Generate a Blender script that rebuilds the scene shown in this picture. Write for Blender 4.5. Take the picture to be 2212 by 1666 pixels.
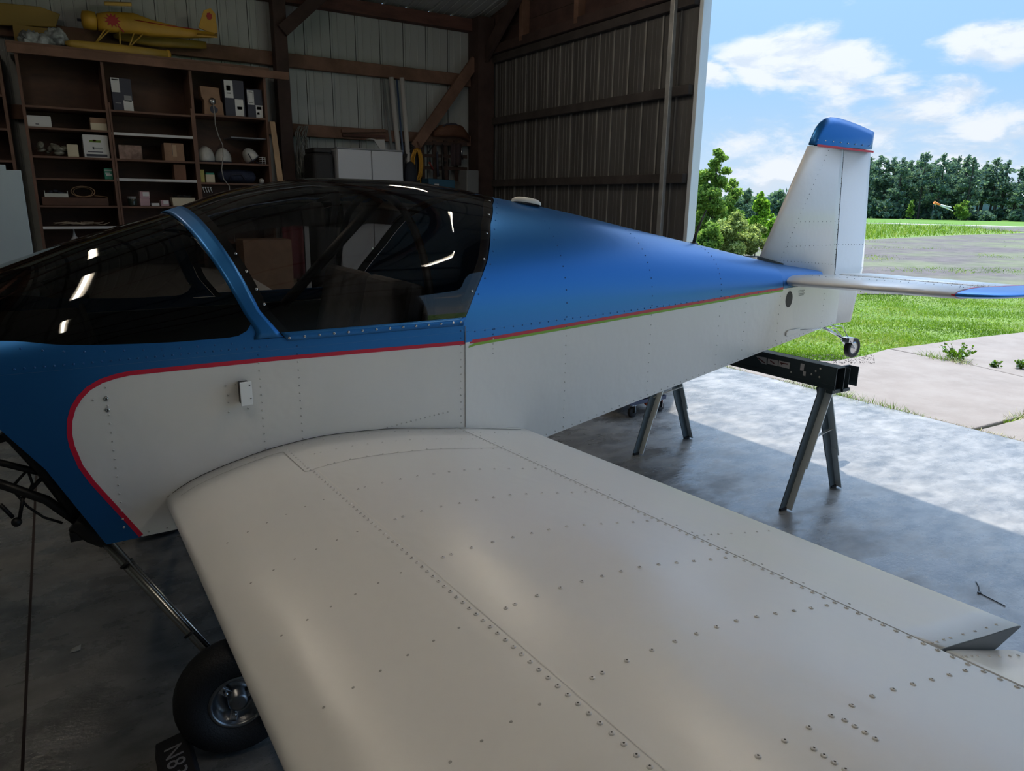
import bpy, bmesh, math, random
import numpy as np
from math import radians, sin, cos, tan, pi, sqrt, atan2
from mathutils import Vector, Matrix
from mathutils.geometry import tessellate_polygon
random.seed(11)
for o in list(bpy.data.objects): bpy.data.objects.remove(o)
S = bpy.context.scene
COL = S.collection
# ---------------------------------------------------------------- camera
# world: X runs aft along the aeroplane (towards the open doorway), Y away from the photographer, Z up, metres
CAM = np.array([0.0, 0.0, 1.65])
_p, _r, _a = radians(14.45), radians(0.8), radians(32.6)
_F = np.array([sin(_a)*cos(_p), cos(_a)*cos(_p), -sin(_p)])
_R = np.array([cos(_a), -sin(_a), 0.0])
_U = np.cross(_R, _F)
_R2 = cos(_r)*_R + sin(_r)*_U
_U2 = -sin(_r)*_R + cos(_r)*_U
FPX = 1540.0
cd = bpy.data.cameras.new('camera'); cam = bpy.data.objects.new('camera', cd); COL.objects.link(cam)
cd.sensor_fit = 'HORIZONTAL'; cd.sensor_width = 36.0; cd.lens = 36.0*FPX/2212.0
cd.clip_start = 0.02; cd.clip_end = 2000
m = Matrix(((_R2[0], _U2[0], -_F[0], CAM[0]), (_R2[1], _U2[1], -_F[1], CAM[1]), (_R2[2], _U2[2], -_F[2], CAM[2]), (0, 0, 0, 1)))
cam.matrix_world = m
S.camera = cam
def ray(x, y):
    d = (x-1106.0)/FPX*_R2 - (y-833.0)/FPX*_U2 + _F
    return d
def onz(x, y, z=0.0):
    d = ray(x, y); t = (z-CAM[2])/d[2]; return CAM + t*d
def ony(x, y, Y):
    d = ray(x, y); t = (Y-CAM[1])/d[1]; return CAM + t*d
def onx(x, y, X):
    d = ray(x, y); t = (X-CAM[0])/d[0]; return CAM + t*d
# ---------------------------------------------------------------- view, sun, world
S.view_settings.view_transform = 'Standard'; S.view_settings.look = 'None'
S.view_settings.gamma = 1; S.view_settings.use_curve_mapping = False
S.view_settings.exposure = 1.05
SUN_DIR = Vector((0.27, 0.22, 1.0)).normalized()
SUN_E = 2.75
sd = bpy.data.lights.new('sun', 'SUN'); sd.energy = SUN_E; sd.angle = radians(0.6); sd.color = (1.0, 0.95, 0.88)
so = bpy.data.objects.new('sun', sd); COL.objects.link(so)
so.rotation_euler = SUN_DIR.to_track_quat('Z', 'Y').to_euler()
SKY_STRENGTH = 1.0

class NT:
    """tiny node-tree helper"""
    def __init__(s, tree): s.t = tree; s.n = tree.nodes; s.l = tree.links
    def new(s, typ, **kw):
        n = s.n.new(typ)
        for k, v in kw.items():
            if k.startswith('i_'):
                key = k[2:]; key = int(key) if key.isdigit() else key.replace('_', ' ')
                s.put(n.inputs[key], v)
            else: setattr(n, k, v)
        return n
    def put(s, sock, v):
        if isinstance(v, bpy.types.NodeSocket): s.l.new(v, sock)
        else: sock.default_value = v
    def math(s, op, a, b=0.0, c=0.0, clamp=False):
        n = s.n.new('ShaderNodeMath'); n.operation = op; n.use_clamp = clamp
        s.put(n.inputs[0], a); s.put(n.inputs[1], b); s.put(n.inputs[2], c); return n.outputs[0]
    def vmath(s, op, a, b=(0, 0, 0)):
        n = s.n.new('ShaderNodeVectorMath'); n.operation = op
        s.put(n.inputs[0], a); s.put(n.inputs[1], b)
        return n.outputs['Value'] if op in ('LENGTH', 'DOT_PRODUCT', 'DISTANCE') else n.outputs['Vector']
    def mix(s, f, a, b):
        n = s.n.new('ShaderNodeMix'); n.data_type = 'RGBA'
        s.put(n.inputs[0], f); s.put(n.inputs[6], a if not isinstance(a, tuple) or len(a) == 4 else (*a, 1)); s.put(n.inputs[7], b if not isinstance(b, tuple) or len(b) == 4 else (*b, 1))
        return n.outputs[2]
    def smooth(s, v, lo, hi):
        n = s.n.new('ShaderNodeMapRange'); n.interpolation_type = 'SMOOTHSTEP'
        s.put(n.inputs[0], v); n.inputs[1].default_value = lo; n.inputs[2].default_value = hi; return n.outputs[0]
    def noise(s, vec, scale, detail=4, rough=.55):
        n = s.n.new('ShaderNodeTexNoise'); s.put(n.inputs['Vector'], vec)
        n.inputs['Scale'].default_value = scale; n.inputs['Detail'].default_value = detail; n.inputs['Roughness'].default_value = rough
        return n.outputs[0]

def lin(*c):
    f = lambda v: (v/255/12.92) if v/255 <= .04045 else ((v/255+.055)/1.055)**2.4
    return tuple(f(v) for v in c)

def build_world():
    w = bpy.data.worlds.new('sky'); S.world = w; w.use_nodes = True
    T = NT(w.node_tree); T.n.clear()
    tc = T.new('ShaderNodeTexCoord'); g = tc.outputs['Generated']
    sep = T.new('ShaderNodeSeparateXYZ', i_0=g); z = sep.outputs[2]
    stv = T.vmath('MULTIPLY', g, (1, 1, 2.4))
    # clear sky: pale at the horizon, deeper blue upward
    e = T.math('MAXIMUM', z, 0.0)
    c1 = T.mix(T.smooth(e, 0.0, 0.16), lin(147, 164, 180), lin(119, 152, 183))
    c2 = T.mix(T.smooth(e, 0.12, 0.34), c1, lin(104, 141, 182))
    clear = T.mix(T.smooth(e, 0.32, 1.0), c2, lin(118, 155, 205))
    # clouds
    warp = T.new('ShaderNodeTexNoise', i_Vector=stv, i_Scale=3.0, i_Detail=3.0)
    wv = T.vmath('ADD', stv, T.vmath('MULTIPLY', T.vmath('SUBTRACT', warp.outputs['Color'], (.5, .5, .5)), (.12, .12, .12)))
    n1 = T.noise(wv, 7.5, 9, .58)
    n2 = T.noise(T.vmath('ADD', wv, (0, 0, .05)), 7.5, 9, .58)
    blobs = None
    for (px, py, rx, w_) in ((1690, 112, .085, .34), (1800, 135, .07, .30), (1740, 95, .05, .2), (1555, 155, .055, .27), (2150, 80, .075, .34), (2205, 95, .09, .3), (2050, 195, .05, .2), (1985, 235, .06, .14),
                              (1640, 275, .06, .16), (1580, 290, .07, .14), (2110, 255, .06, .16), (1800, 200, .1, .08), (2180, 270, .07, .1), (1900, 280, .12, .08)):
        d = Vector(ray(px, py)).normalized(); d = Vector((d.x, d.y, d.z*2.4))
        dist = T.vmath('LENGTH', T.vmath('MULTIPLY', T.vmath('SUBTRACT', wv, tuple(d)), (1, 1, .82)))
        v = T.math('MULTIPLY', T.math('SUBTRACT', 1.0, T.math('DIVIDE', dist, rx), clamp=True), w_*1.25)
        blobs = v if blobs is None else T.math('MAXIMUM', blobs, v)
    hz = T.math('MULTIPLY', T.math('SUBTRACT', 1.0, T.smooth(e, 0.02, 0.17)), 0.14)
    cov = T.math('ADD', T.math('ADD', n1, blobs), hz)
    mask = T.smooth(cov, .57, .75)
    shade = T.smooth(T.math('SUBTRACT', n2, n1), -.06, .06)
    cl = T.mix(shade, lin(176, 180, 186), lin(157, 166, 177))
    col = T.mix(T.math('MULTIPLY', mask, .93), clear, cl)
    low = T.mix(T.smooth(z, -.02, 0.0), lin(120, 125, 110), col)
    # smooth glow around the high sun, added to brighten the hangar inside
    dt = T.math('MAXIMUM', T.vmath('DOT_PRODUCT', g, tuple(SUN_DIR)), 0.0)
    glow = T.math('MULTIPLY', T.math('POWER', dt, 7.0), 4.3)
    gv = T.vmath('MULTIPLY', (.74, .90, 1.12), (1, 1, 1)); sc = T.n.new('ShaderNodeVectorMath'); sc.operation = 'SCALE'; T.l.new(gv, sc.inputs[0]); T.l.new(glow, sc.inputs['Scale'])
    tot = T.vmath('ADD', low, sc.outputs[0])
    bg = T.new('ShaderNodeBackground', i_Color=tot, i_Strength=SKY_STRENGTH)
    out = T.new('ShaderNodeOutputWorld'); T.l.new(bg.outputs[0], out.inputs[0])
build_world()

# ---------------------------------------------------------------- materials
MATS = {}
def mat(name, col, rough=.5, metal=0.0, spec=.5, nscale=0, namt=0, col2=None, bump=0, bscale=60, coat=0, stretch=(1, 1, 1), rvar=0, emit=None, estr=0, croughness=.03, detail=5):
    if name in MATS: return MATS[name]
    mt = bpy.data.materials.new(name); mt.use_nodes = True
    T = NT(mt.node_tree); b = T.n['Principled BSDF']
    b.inputs['Base Color'].default_value = (*col, 1); b.inputs['Roughness'].default_value = rough
    b.inputs['Metallic'].default_value = metal; b.inputs['Specular IOR Level'].default_value = spec
    b.inputs['Coat Weight'].default_value = coat; b.inputs['Coat Roughness'].default_value = croughness
    if emit: b.inputs['Emission Color'].default_value = (*emit, 1); b.inputs['Emission Strength'].default_value = estr
    if nscale or bump or rvar:
        tc = T.new('ShaderNodeTexCoord'); v = T.vmath('MULTIPLY', tc.outputs['Object'], stretch)
        if nscale:
            n = T.noise(v, nscale, detail, .6)
            c2 = col2 or tuple(c*(1-namt) for c in col)
            T.l.new(T.mix(T.smooth(n, .32, .68), col, c2), b.inputs['Base Color'])
            if rvar: T.l.new(T.math('ADD', T.math('MULTIPLY', n, rvar), rough-rvar/2), b.inputs['Roughness'])
        if bump:
            nb = T.noise(v, bscale, 4, .6); bp = T.new('ShaderNodeBump', i_Strength=bump, i_Distance=.01, i_Height=nb)
            T.l.new(bp.outputs[0], b.inputs['Normal'])
    MATS[name] = mt; return mt

white_paint = mat('white_aircraft_paint', (.80, .80, .785), .32, spec=.5, coat=.35, croughness=.27, bump=.8, bscale=3.0, stretch=(1, .55, 1))
blue_paint = mat('blue_aircraft_paint', (.022, .165, .46), .37, metal=.7, spec=.4, coat=.2, croughness=.2, bump=.18, bscale=3.0)
red_paint = mat('red_stripe_paint', (.62, .012, .05), .4)
green_tape = mat('green_masking_tape', (.27, .52, .06), .6)
black_gap = mat('dark_gap', (.01, .01, .012), .6)
seam_m = mat('seam_edge', (.36, .355, .34), .6)
seam_l = mat('light_skin_edge', (.8, .79, .76), .4)
rivet_white = mat('painted_rivet', (.74, .735, .72), .3, coat=.3)
rivet_blue = mat('blue_rivet', (.01, .1, .32), .25, coat=.5)
rivet_hole = mat('rivet_core', (.12, .12, .12), .5)
screw_m = mat('steel_screw', (.6, .62, .65), .25, metal=1)
steel = mat('bright_steel', (.55, .56, .58), .22, metal=1, bump=.05, bscale=90)
blacktube = mat('black_powder_coat', (.012, .012, .014), .45)
rubber = mat('black_rubber', (.012, .012, .014), .6, bump=.3, bscale=160)
concrete_in = None

def glass_mat(name, tint, rough=.02, ior=1.5):
    mt = bpy.data.materials.new(name); mt.use_nodes = True; T = NT(mt.node_tree); T.n.clear()
    tr = T.new('ShaderNodeBsdfTransparent', i_Color=(*tint, 1)); gl = T.new('ShaderNodeBsdfGlossy', i_Roughness=rough)
    fr = T.new('ShaderNodeFresnel', i_IOR=ior)
    mx = T.n.new('ShaderNodeMixShader'); T.l.new(fr.outputs[0], mx.inputs[0]); T.l.new(tr.outputs[0], mx.inputs[1]); T.l.new(gl.outputs[0], mx.inputs[2])
    out = T.new('ShaderNodeOutputMaterial'); T.l.new(mx.outputs[0], out.inputs[0]); return mt
tint_glass = glass_mat('smoked_acrylic', (.66, .64, .62)); tint_dark = glass_mat('dark_smoked_acrylic', (.22, .21, .20))

def ground_mat(name, ca, cb, scale, rough=.9, bump=.4, bscale=30, cc=None, cscale=1.0, camt=.5, stretch=(1, 1, 1), spec=.3, cracks=False, rv=0):
    mt = bpy.data.materials.new(name); mt.use_nodes = True; T = NT(mt.node_tree); b = T.n['Principled BSDF']
    tc = T.new('ShaderNodeTexCoord'); v = T.vmath('MULTIPLY', tc.outputs['Object'], stretch)
    n = T.noise(v, scale, 8, .65); col = T.mix(T.smooth(n, .3, .7), ca, cb)
    if cc:
        n2 = T.noise(v, cscale, 6, .6); col = T.mix(T.math('MULTIPLY', T.smooth(n2, .5-.12, .5+.18), camt), col, cc)
    n3 = T.noise(v, bscale*4, 3, .7)
    col = T.mix(T.math('MULTIPLY', T.smooth(n3, .62, .72), .35), col, tuple(x*.45 for x in ca))
    T.l.new(col, b.inputs['Base Color']); b.inputs['Roughness'].default_value = rough; b.inputs['Specular IOR Level'].default_value = spec
    if rv:
        n4 = T.noise(v, 2.2, 8, .7); T.l.new(T.math('ADD', T.math('MULTIPLY', T.smooth(n4, .35, .65), rv), rough-rv/2), b.inputs['Roughness'])
    nb = T.noise(v, bscale, 5, .65); bp = T.new('ShaderNodeBump', i_Strength=bump, i_Distance=.02, i_Height=nb)
    T.l.new(bp.outputs[0], b.inputs['Normal'])
    return mt

# ---------------------------------------------------------------- mesh builder
WO = {}
def tagp(o, **k):
    for a, b in k.items():
        if b is not None: o[a] = b
def thing(name, label, cat, loc=(0, 0, 0), group=None, rotz=0):
    o = bpy.data.objects.new(name, None); COL.objects.link(o); o.location = loc; o.rotation_euler = (0, 0, rotz)
    o.empty_display_size = .1
    tagp(o, label=label, category=cat, group=group); WO[o.name] = Vector(loc); return o

class MB:
    def __init__(s): s.v = []; s.f = []; s.sm = []; s.mi = []; s.cur = 0
    def m(s, i): s.cur = i; return s
    def add(s, vs, fs, smooth=False):
        b = len(s.v); s.v += [tuple(map(float, p)) for p in vs]
        for f in fs: s.f.append([i+b for i in f]); s.sm.append(smooth); s.mi.append(s.cur)
        return s
    def box(s, c, d, rot=None):
        hx, hy, hz = d[0]/2, d[1]/2, d[2]/2
        vs = [Vector((x, y, z)) for x in (-hx, hx) for y in (-hy, hy) for z in (-hz, hz)]
        if rot is not None: vs = [rot @ p for p in vs]
        return s.add([p+Vector(c) for p in vs], [(0, 1, 3, 2), (4, 6, 7, 5), (0, 4, 5, 1), (2, 3, 7, 6), (0, 2, 6, 4), (1, 5, 7, 3)])
    def bb(s, x0, x1, y0, y1, z0, z1): return s.box(((x0+x1)/2, (y0+y1)/2, (z0+z1)/2), (abs(x1-x0), abs(y1-y0), abs(z1-z0)))
    def beam(s, p0, p1, w, h, up=(0, 0, 1)):
        p0, p1 = Vector(p0), Vector(p1); d = p1-p0; L = d.length; z = d.normalized(); u = Vector(up)
        x = u.cross(z)
        if x.length < 1e-4: x = Vector((1, 0, 0)).cross(z)
        x.normalize(); y = z.cross(x)
        R = Matrix((x, y, z)).transposed(); return s.box((p0+p1)/2, (w, h, L), R)
    def tube(s, pts, r, n=10, cap=True):
        pts = [Vector(p) for p in pts]; rs = r if isinstance(r, (list, tuple)) else [r]*len(pts)
        vs = []; fs = []; ref = None
        for i, p in enumerate(pts):
            t = (pts[min(i+1, len(pts)-1)]-pts[max(i-1, 0)]).normalized()
            if ref is None: ref = t.orthogonal().normalized()
            ref = (ref - t*ref.dot(t));
            ref = ref.normalized() if ref.length > 1e-5 else t.orthogonal().normalized()
            b = t.cross(ref)
            vs += [p+(ref*cos(2*pi*k/n)+b*sin(2*pi*k/n))*rs[i] for k in range(n)]
        for i in range(len(pts)-1):
            for k in range(n): fs.append((i*n+k, i*n+(k+1) % n, (i+1)*n+(k+1) % n, (i+1)*n+k))
        s.add(vs, fs, True)
        if cap: s.add([vs[k] for k in range(n)], [tuple(range(n))[::-1]]); s.add(vs[-n:], [tuple(range(n))])
        return s
    def cyl(s, p0, p1, r0, r1=None, n=16): return s.tube([p0, p1], [r0, r1 if r1 is not None else r0], n)
    def lathe(s, prof, origin, axis=(0, 0, 1), n=28, smooth=True):
        a = Vector(axis).normalized(); u = a.orthogonal().normalized(); w = a.cross(u); o = Vector(origin); vs = []; fs = []
        for (r, h) in prof: vs += [o+a*h+(u*cos(2*pi*k/n)+w*sin(2*pi*k/n))*r for k in range(n)]
        for i in range(len(prof)-1):
            for k in range(n): fs.append((i*n+k, i*n+(k+1) % n, (i+1)*n+(k+1) % n, (i+1)*n+k))
        return s.add(vs, fs, smooth)
    def ball(s, c, r, n=14, rot=None, sq=1.0):
        c = Vector(c); r = r if isinstance(r, (tuple, list)) else (r, r, r); vs = []; fs = []; mm = n//2
        for i in range(mm+1):
            th = pi*i/mm
            for k in range(n):
                ph = 2*pi*k/n; p = Vector((r[0]*sin(th)*cos(ph), r[1]*sin(th)*sin(ph), r[2]*cos(th)))
                if rot is not None: p = rot @ p
                vs.append(c+p)
        for i in range(mm):
            for k in range(n): fs.append((i*n+k, i*n+(k+1) % n, (i+1)*n+(k+1) % n, (i+1)*n+k))
        return s.add(vs, fs, True)
    def grid(s, fn, nu, nv, smooth=True, flip=False):
        vs = [fn(i/nu, j/nv) for i in range(nu+1) for j in range(nv+1)]
        fs = []
        for i in range(nu):
            for j in range(nv):
                q = (i*(nv+1)+j, (i+1)*(nv+1)+j, (i+1)*(nv+1)+j+1, i*(nv+1)+j+1); fs.append(q[::-1] if flip else q)
        return s.add(vs, fs, smooth)
    def prism(s, poly, d):
        """closed prism: 3-D polygon extruded by vector d"""
        n = len(poly); d = Vector(d); a = [Vector(p) for p in poly]; b = [p+d for p in a]
        s.add(a, [tuple(range(n))]); s.add(b, [tuple(range(n))[::-1]])
        for i in range(n):
            j = (i+1) % n; s.add([a[i], a[j], b[j], b[i]], [(0, 1, 2, 3)])
        return s
def obj(name, mb, mats, parent=None, origin=None, local=False, bevel=0, solid=0, fixn=True, bseg=2, **tags):
    me = bpy.data.meshes.new(name)
    if origin is None and parent is None:
        xs = np.array(mb.v); origin = (float((xs[:, 0].min()+xs[:, 0].max())/2), float((xs[:, 1].min()+xs[:, 1].max())/2), float(xs[:, 2].min()))
    org = Vector(origin) if origin is not None else WO.get(parent.name, Vector((0, 0, 0)))
    if local: off = Vector((0, 0, 0))
    elif parent is not None: off = WO[parent.name]
    else: off = org
    me.from_pydata([(p[0]-off.x, p[1]-off.y, p[2]-off.z) for p in mb.v], [], mb.f)
    mats = mats if isinstance(mats, (list, tuple)) else [mats]
    for q in mats: me.materials.append(q)
    me.polygons.foreach_set('use_smooth', mb.sm); me.polygons.foreach_set('material_index', mb.mi)
    me.update()
    if fixn and len(mb.f) < 60000:
        bm = bmesh.new(); bm.from_mesh(me); bmesh.ops.remove_doubles(bm, verts=bm.verts, dist=1e-6); bmesh.ops.recalc_face_normals(bm, faces=bm.faces); bm.to_mesh(me); bm.free()
    o = bpy.data.objects.new(name, me); COL.objects.link(o)
    if parent is not None: o.parent = parent; WO[o.name] = WO[parent.name] if not local else Vector((0, 0, 0))
    else: o.location = org if not local else (0, 0, 0); WO[o.name] = org
    if solid:
        q = o.modifiers.new('solid', 'SOLIDIFY'); q.thickness = solid; q.offset = 0
    if bevel:
        q = o.modifiers.new('bevel', 'BEVEL'); q.width = bevel; q.segments = bseg; q.limit_method = 'ANGLE'; q.angle_limit = radians(40)
    tagp(o, **tags); return o
def struct(name, mb, mats, **k): return obj(name, mb, mats, kind='structure', **k)
def dup(root, loc, rotz=0, label=None, **tags):
    r = root.copy(); COL.objects.link(r); r.location = loc; r.rotation_euler = (0, 0, rotz); WO[r.name] = Vector(loc)
    if label: r['label'] = label
    tagp(r, **tags)
    for ch in list(root.children):
        c = ch.copy(); COL.objects.link(c); c.parent = r; WO[c.name] = WO[r.name]
        for g in list(ch.children):
            d = g.copy(); COL.objects.link(d); d.parent = c
    return r
def inst(mesh, name, parent, loc, normal=None, scale=1.0, rot=None):
    o = bpy.data.objects.new(name, mesh); COL.objects.link(o); o.parent = parent
    o.location = Vector(loc)-WO[parent.name]
    if normal is not None: o.rotation_mode = 'QUATERNION'; o.rotation_quaternion = Vector(normal).to_track_quat('Z', 'Y')
    if rot is not None: o.rotation_euler = rot
    if scale != 1.0: o.scale = (scale,)*3
    return o
def pin(xs, xp, yp): return float(np.interp(xs, xp, yp))
def pchip(xp, yp):
    xp = np.array(xp, float); yp = np.array(yp, float); h = np.diff(xp); dl = np.diff(yp)/h
    d = np.zeros(len(xp)); d[0] = dl[0]; d[-1] = dl[-1]
    for i in range(1, len(xp)-1):
        if dl[i-1]*dl[i] > 0: d[i] = 2*dl[i-1]*dl[i]/(dl[i-1]+dl[i])
    def f(x):
        x = min(max(x, xp[0]), xp[-1]); i = min(int(np.searchsorted(xp, x, 'right'))-1, len(xp)-2); t = (x-xp[i])/h[i]
        return float((2*t**3-3*t**2+1)*yp[i]+(t**3-2*t**2+t)*h[i]*d[i]+(-2*t**3+3*t**2)*yp[i+1]+(t**3-t**2)*h[i]*d[i+1])
    return f

# ================================================================ SETTING
XD = 5.0        # plane of the doorway
YB = 8.6        # back wall
XL, YF = -6.5, -7.0
floor_m = ground_mat('hangar_floor_concrete', (.195, .185, .17), (.10, .10, .098), 2.6, rough=.32, bump=.12, bscale=22, cc=(.285, .27, .25), cscale=6.0, camt=.6, spec=.8, rv=.36, stretch=(1, 1.6, 1))
apron_m = ground_mat('apron_concrete', (.205, .172, .146), (.172, .143, .121), 1.2, rough=.85, bump=.25, bscale=35, cc=(.225, .195, .168), cscale=3.5, camt=.6)
grass_g = ground_mat('grass_ground', (.125, .20, .035), (.075, .135, .02), 1.2, bump=.8, bscale=12, cc=(.18, .21, .07), cscale=.35, camt=.6)
gravel_m = ground_mat('gravel', (.115, .096, .09), (.066, .056, .054), 1.6, bump=.6, bscale=18, cc=(.16, .22, .06), cscale=.22, camt=.35)
field_m = ground_mat('field_grass', (.085, .175, .014), (.065, .14, .012), .12, bump=.3, bscale=3)
road_m = ground_mat('road_concrete', (.48, .46, .42), (.42, .40, .37), .5, bump=.1)
struct('floor', MB().bb(XL, 5.83, YF, YB, -.14, 0), floor_m, origin=(0, 0, 0))
struct('ground', MB().bb(5.0, 420, -200, 420, -.5, -.055), grass_g, origin=(0, 0, 0))
# apron slabs beyond the hangar sill, split by joints
apr = thing('concrete_apron', 'pale concrete apron slabs with weedy joints outside the hangar door', 'pavement', (5.85, 2, 0)); apr['kind'] = 'structure'
del apr['category']
def slab(poly):
    b = MB().prism([(x, y, -.15) for x, y in poly], (0, 0, .142)); obj('slab', b, apron_m, apr, bevel=.012)
G = lambda x, y: tuple(onz(x, y)[:2])
e0, e1 = (5.87, 5.3), (5.87, 0.9)
ja, jb, jc, jd, je = G(1918, 752), G(2100, 787), G(2230, 817), (5.87, G(2092, 926)[1]), G(2230, 891)
ge = [G(*q) for q in ((1600, 790), (1640, 780), (1700, 776), (1800, 778), (1870, 766))]
gf = [G(*q) for q in ((1925, 751), (2000, 742), (2100, 728), (2212, 716), (2300, 708))]
off = lambda p, dx, dy: (p[0]+dx, p[1]+dy)
slab([(5.87, 5.6)]+ge+[ja, jb, jc, off(jc, .4, -.5), je, jd])
slab([off(ja, .03, .0)]+gf[1:]+[(14, 1), off(jc, .45, -.4), off(jc, .02, .02), off(jb, .02, .02)])
slab([off(jd, 0, -.04), off(je, 0, -.04), off(jc, .42, -.56), (14, .9), (14, -3), (5.87, -3)])
slab([(5.87, -3.04), (14, -3.04), (14, -9), (5.87, -9)])
# gravel lot, verge, road, field
def sheet(name, poly, m, z, lab=None):
    return struct(name, MB().prism([(x, y, z-.2) for x, y in poly], (0, 0, .2)), m, origin=(0, 0, 0))
gl_poly = [G(1560, 622), G(1700, 612), G(1860, 640), G(2000, 636), G(2212, 628), G(2500, 640)]
sheet('trim_1', [(14.2, 14.5), (14.6, 10.5), (13.2, 8.4), (14.6, 7.6), (16.2, 6.8), (18.2, 5.5), (20, 0), (60, -10), (75, 20), (60, 24.6), (47, 24), (38, 22.6), (30, 21.4), (24.4, 21.2), (20, 20), (16, 17.5)], gravel_m, -.035)
sheet('trim_2', [(71, 60), (73, 45), (79, 33), (90, 10), (95, -10), (97, -10), (92.2, 10), (81.2, 33.4), (75.4, 45.4), (73.4, 60)], road_m, -.02)
sheet('trim_3', [(73.6, 70), (75.5, 45.5), (81.3, 33.5), (92.3, 10), (97, -10), (200, -30), (200, 120), (100, 130)], field_m, -.03)
sheet('trim_4', [(62, 27.5), (74, 36), (79, 31.5), (89, 10), (80, 5), (66, 20)], gravel_m, -.028)

# ---- walls of metal sheeting
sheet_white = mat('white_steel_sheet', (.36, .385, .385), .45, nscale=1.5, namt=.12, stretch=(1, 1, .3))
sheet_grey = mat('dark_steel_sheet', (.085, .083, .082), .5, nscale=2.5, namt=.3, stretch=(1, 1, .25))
timber = mat('old_red_timber', (.12, .052, .04), .8, nscale=5, namt=.4, stretch=(.6, .6, 3), bump=.3, bscale=25)
timber_l = mat('weathered_timber', (.20, .11, .075), .8, nscale=4, namt=.4, bump=.3, bscale=25)
timber_d = mat('dark_timber', (.06, .035, .03), .85, nscale=4, namt=.4, bump=.3, bscale=25)
rib_light = mat('lit_rib_crest', (.30, .30, .29), .4, metal=.2)  # light catching the rib crests, painted in as a paler grey
timber_b = mat('dim_header_board', (.075, .04, .035), .85, nscale=4, namt=.4, bump=.3, bscale=25)
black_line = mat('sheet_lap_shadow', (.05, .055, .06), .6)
def rib_profile(width, pitch, minor, h, hm, wj=.018):
    pts = [(0, 0)]
    x = 0
    n = int(round(width/pitch))
    for k in range(n):
        x0 = k*pitch
        pts += [(x0+.004, h), (x0+.004+wj, h), (x0+.012+wj*1.3, 0)]
        for q in range(minor):
            xm = x0+pitch*(q+1)/(minor+1)
            pts += [(xm-.010, 0), (xm-.006, hm), (xm+.006, hm), (xm+.010, 0)]
        pts.append((x0+pitch, 0))
    return pts
def sheet_mesh(width, pitch, minor, h, hm, z0, z1, axis):
    pr = rib_profile(width, pitch, minor, h, hm); b = MB()
    for i in range(len(pr)-1):
        (a, ha), (c, hc) = pr[i], pr[i+1]
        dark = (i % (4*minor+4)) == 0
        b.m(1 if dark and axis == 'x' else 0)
        if axis == 'x': b.add([(a, -ha, z0), (c, -hc, z0), (c, -hc, z1), (a, -ha, z1)], [(0, 1, 2, 3)])
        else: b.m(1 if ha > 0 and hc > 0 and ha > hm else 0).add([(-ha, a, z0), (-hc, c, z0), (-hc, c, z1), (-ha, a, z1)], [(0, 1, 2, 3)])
    b.m(0)
    if axis == 'x': b.bb(0, width-.004, .004, .006, z0, z1)
    else: b.bb(.004, .006, 0, width-.004, z0, z1)
    return b
wb = thing('wall_back', 'white ribbed steel sheet wall behind the shelving', 'wall', (0, YB, 0)); del wb['category']; wb['kind'] = 'structure'
ZE = 3.86
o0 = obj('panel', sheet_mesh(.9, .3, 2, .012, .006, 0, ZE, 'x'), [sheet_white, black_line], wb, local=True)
o0.location = (4.17-YB*0, 0, 0)
xs = [4.17+.9*k for k in range(-12, 1)]
for k, x in enumerate(xs):
    if abs(x-4.17) < 1e-6: continue
    q = o0.copy(); COL.objects.link(q); q.parent = wb; q.location = (x, 0, 0)
# posts, girts, braces of the back wall (timber frame)
struct('trim_5', MB().bb(-6.5, 5.0, 8.50, 8.585, 3.06, 3.20), timber_l, bevel=.006)
struct('trim_6', MB().bb(-6.5, 5.0, 8.50, 8.585, 2.34, 2.47), timber_l, bevel=.006)
struct('trim_7', MB().bb(-6.5, 5.0, 8.46, 8.585, 3.70, 3.84), timber, bevel=.006)
struct('trim_8', MB().bb(-6.5, 5.0, 8.52, 8.585, .1, .35), timber_d, bevel=.006)
struct('trim_9', MB().bb(2.28, 2.42, 8.36, 8.5, 0, 3.85), timber_d, bevel=.008)
struct('trim_10', MB().bb(4.75, 4.98, 8.30, 8.56, 0, 3.85), timber_d, bevel=.008)
struct('trim_11', MB().beam((4.78, 8.43, 3.36), (3.92, 8.43, 2.28), .13, .05, up=(0, 1, 0)), timber_l, bevel=.005)
struct('trim_12', MB().beam((2.36, 8.33, 3.38), (3.06, 8.33, 4.02), .13, .05, up=(0, 1, 0)), timber_d, bevel=.005)
for i, xx in enumerate((-1.3, -4.9)):
    struct('trim_%d' % (13+i), MB().bb(xx, xx+.14, 8.36, 8.5, 0, 3.85), timber_d, bevel=.008)
# ceiling: ribbed white sheets rising from the eave, purlins below
RISE = 1.25; YR = 1.2
def roofz(y): return 3.86 + (YB-y)/(YB-YR)*RISE if y >= YR else 3.86+RISE*(y-YF)/(YR-YF)
ceil = thing('ceiling', 'white ribbed steel roof sheets over timber purlins', 'ceiling', (0, 0, 3.8)); del ceil['category']; ceil['kind'] = 'structure'
def roofsheet(y0, y1):
    b = MB(); pr = rib_profile(.9, .3, 2, .02, .006)
    for i in range(len(pr)-1):
        (a, ha), (c, hc) = pr[i], pr[i+1]
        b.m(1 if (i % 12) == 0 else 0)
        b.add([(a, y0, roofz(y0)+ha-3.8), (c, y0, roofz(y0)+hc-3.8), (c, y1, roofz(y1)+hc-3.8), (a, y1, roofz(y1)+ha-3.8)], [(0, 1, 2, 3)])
    b.m(0).add([(0, y0, roofz(y0)-3.77), (.9, y0, roofz(y0)-3.77), (.9, y1, roofz(y1)-3.77), (0, y1, roofz(y1)-3.77)], [(0, 1, 2, 3)])
    return b
ra = obj('panel', roofsheet(YB, YR), [sheet_white, black_line], ceil, local=True)
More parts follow.
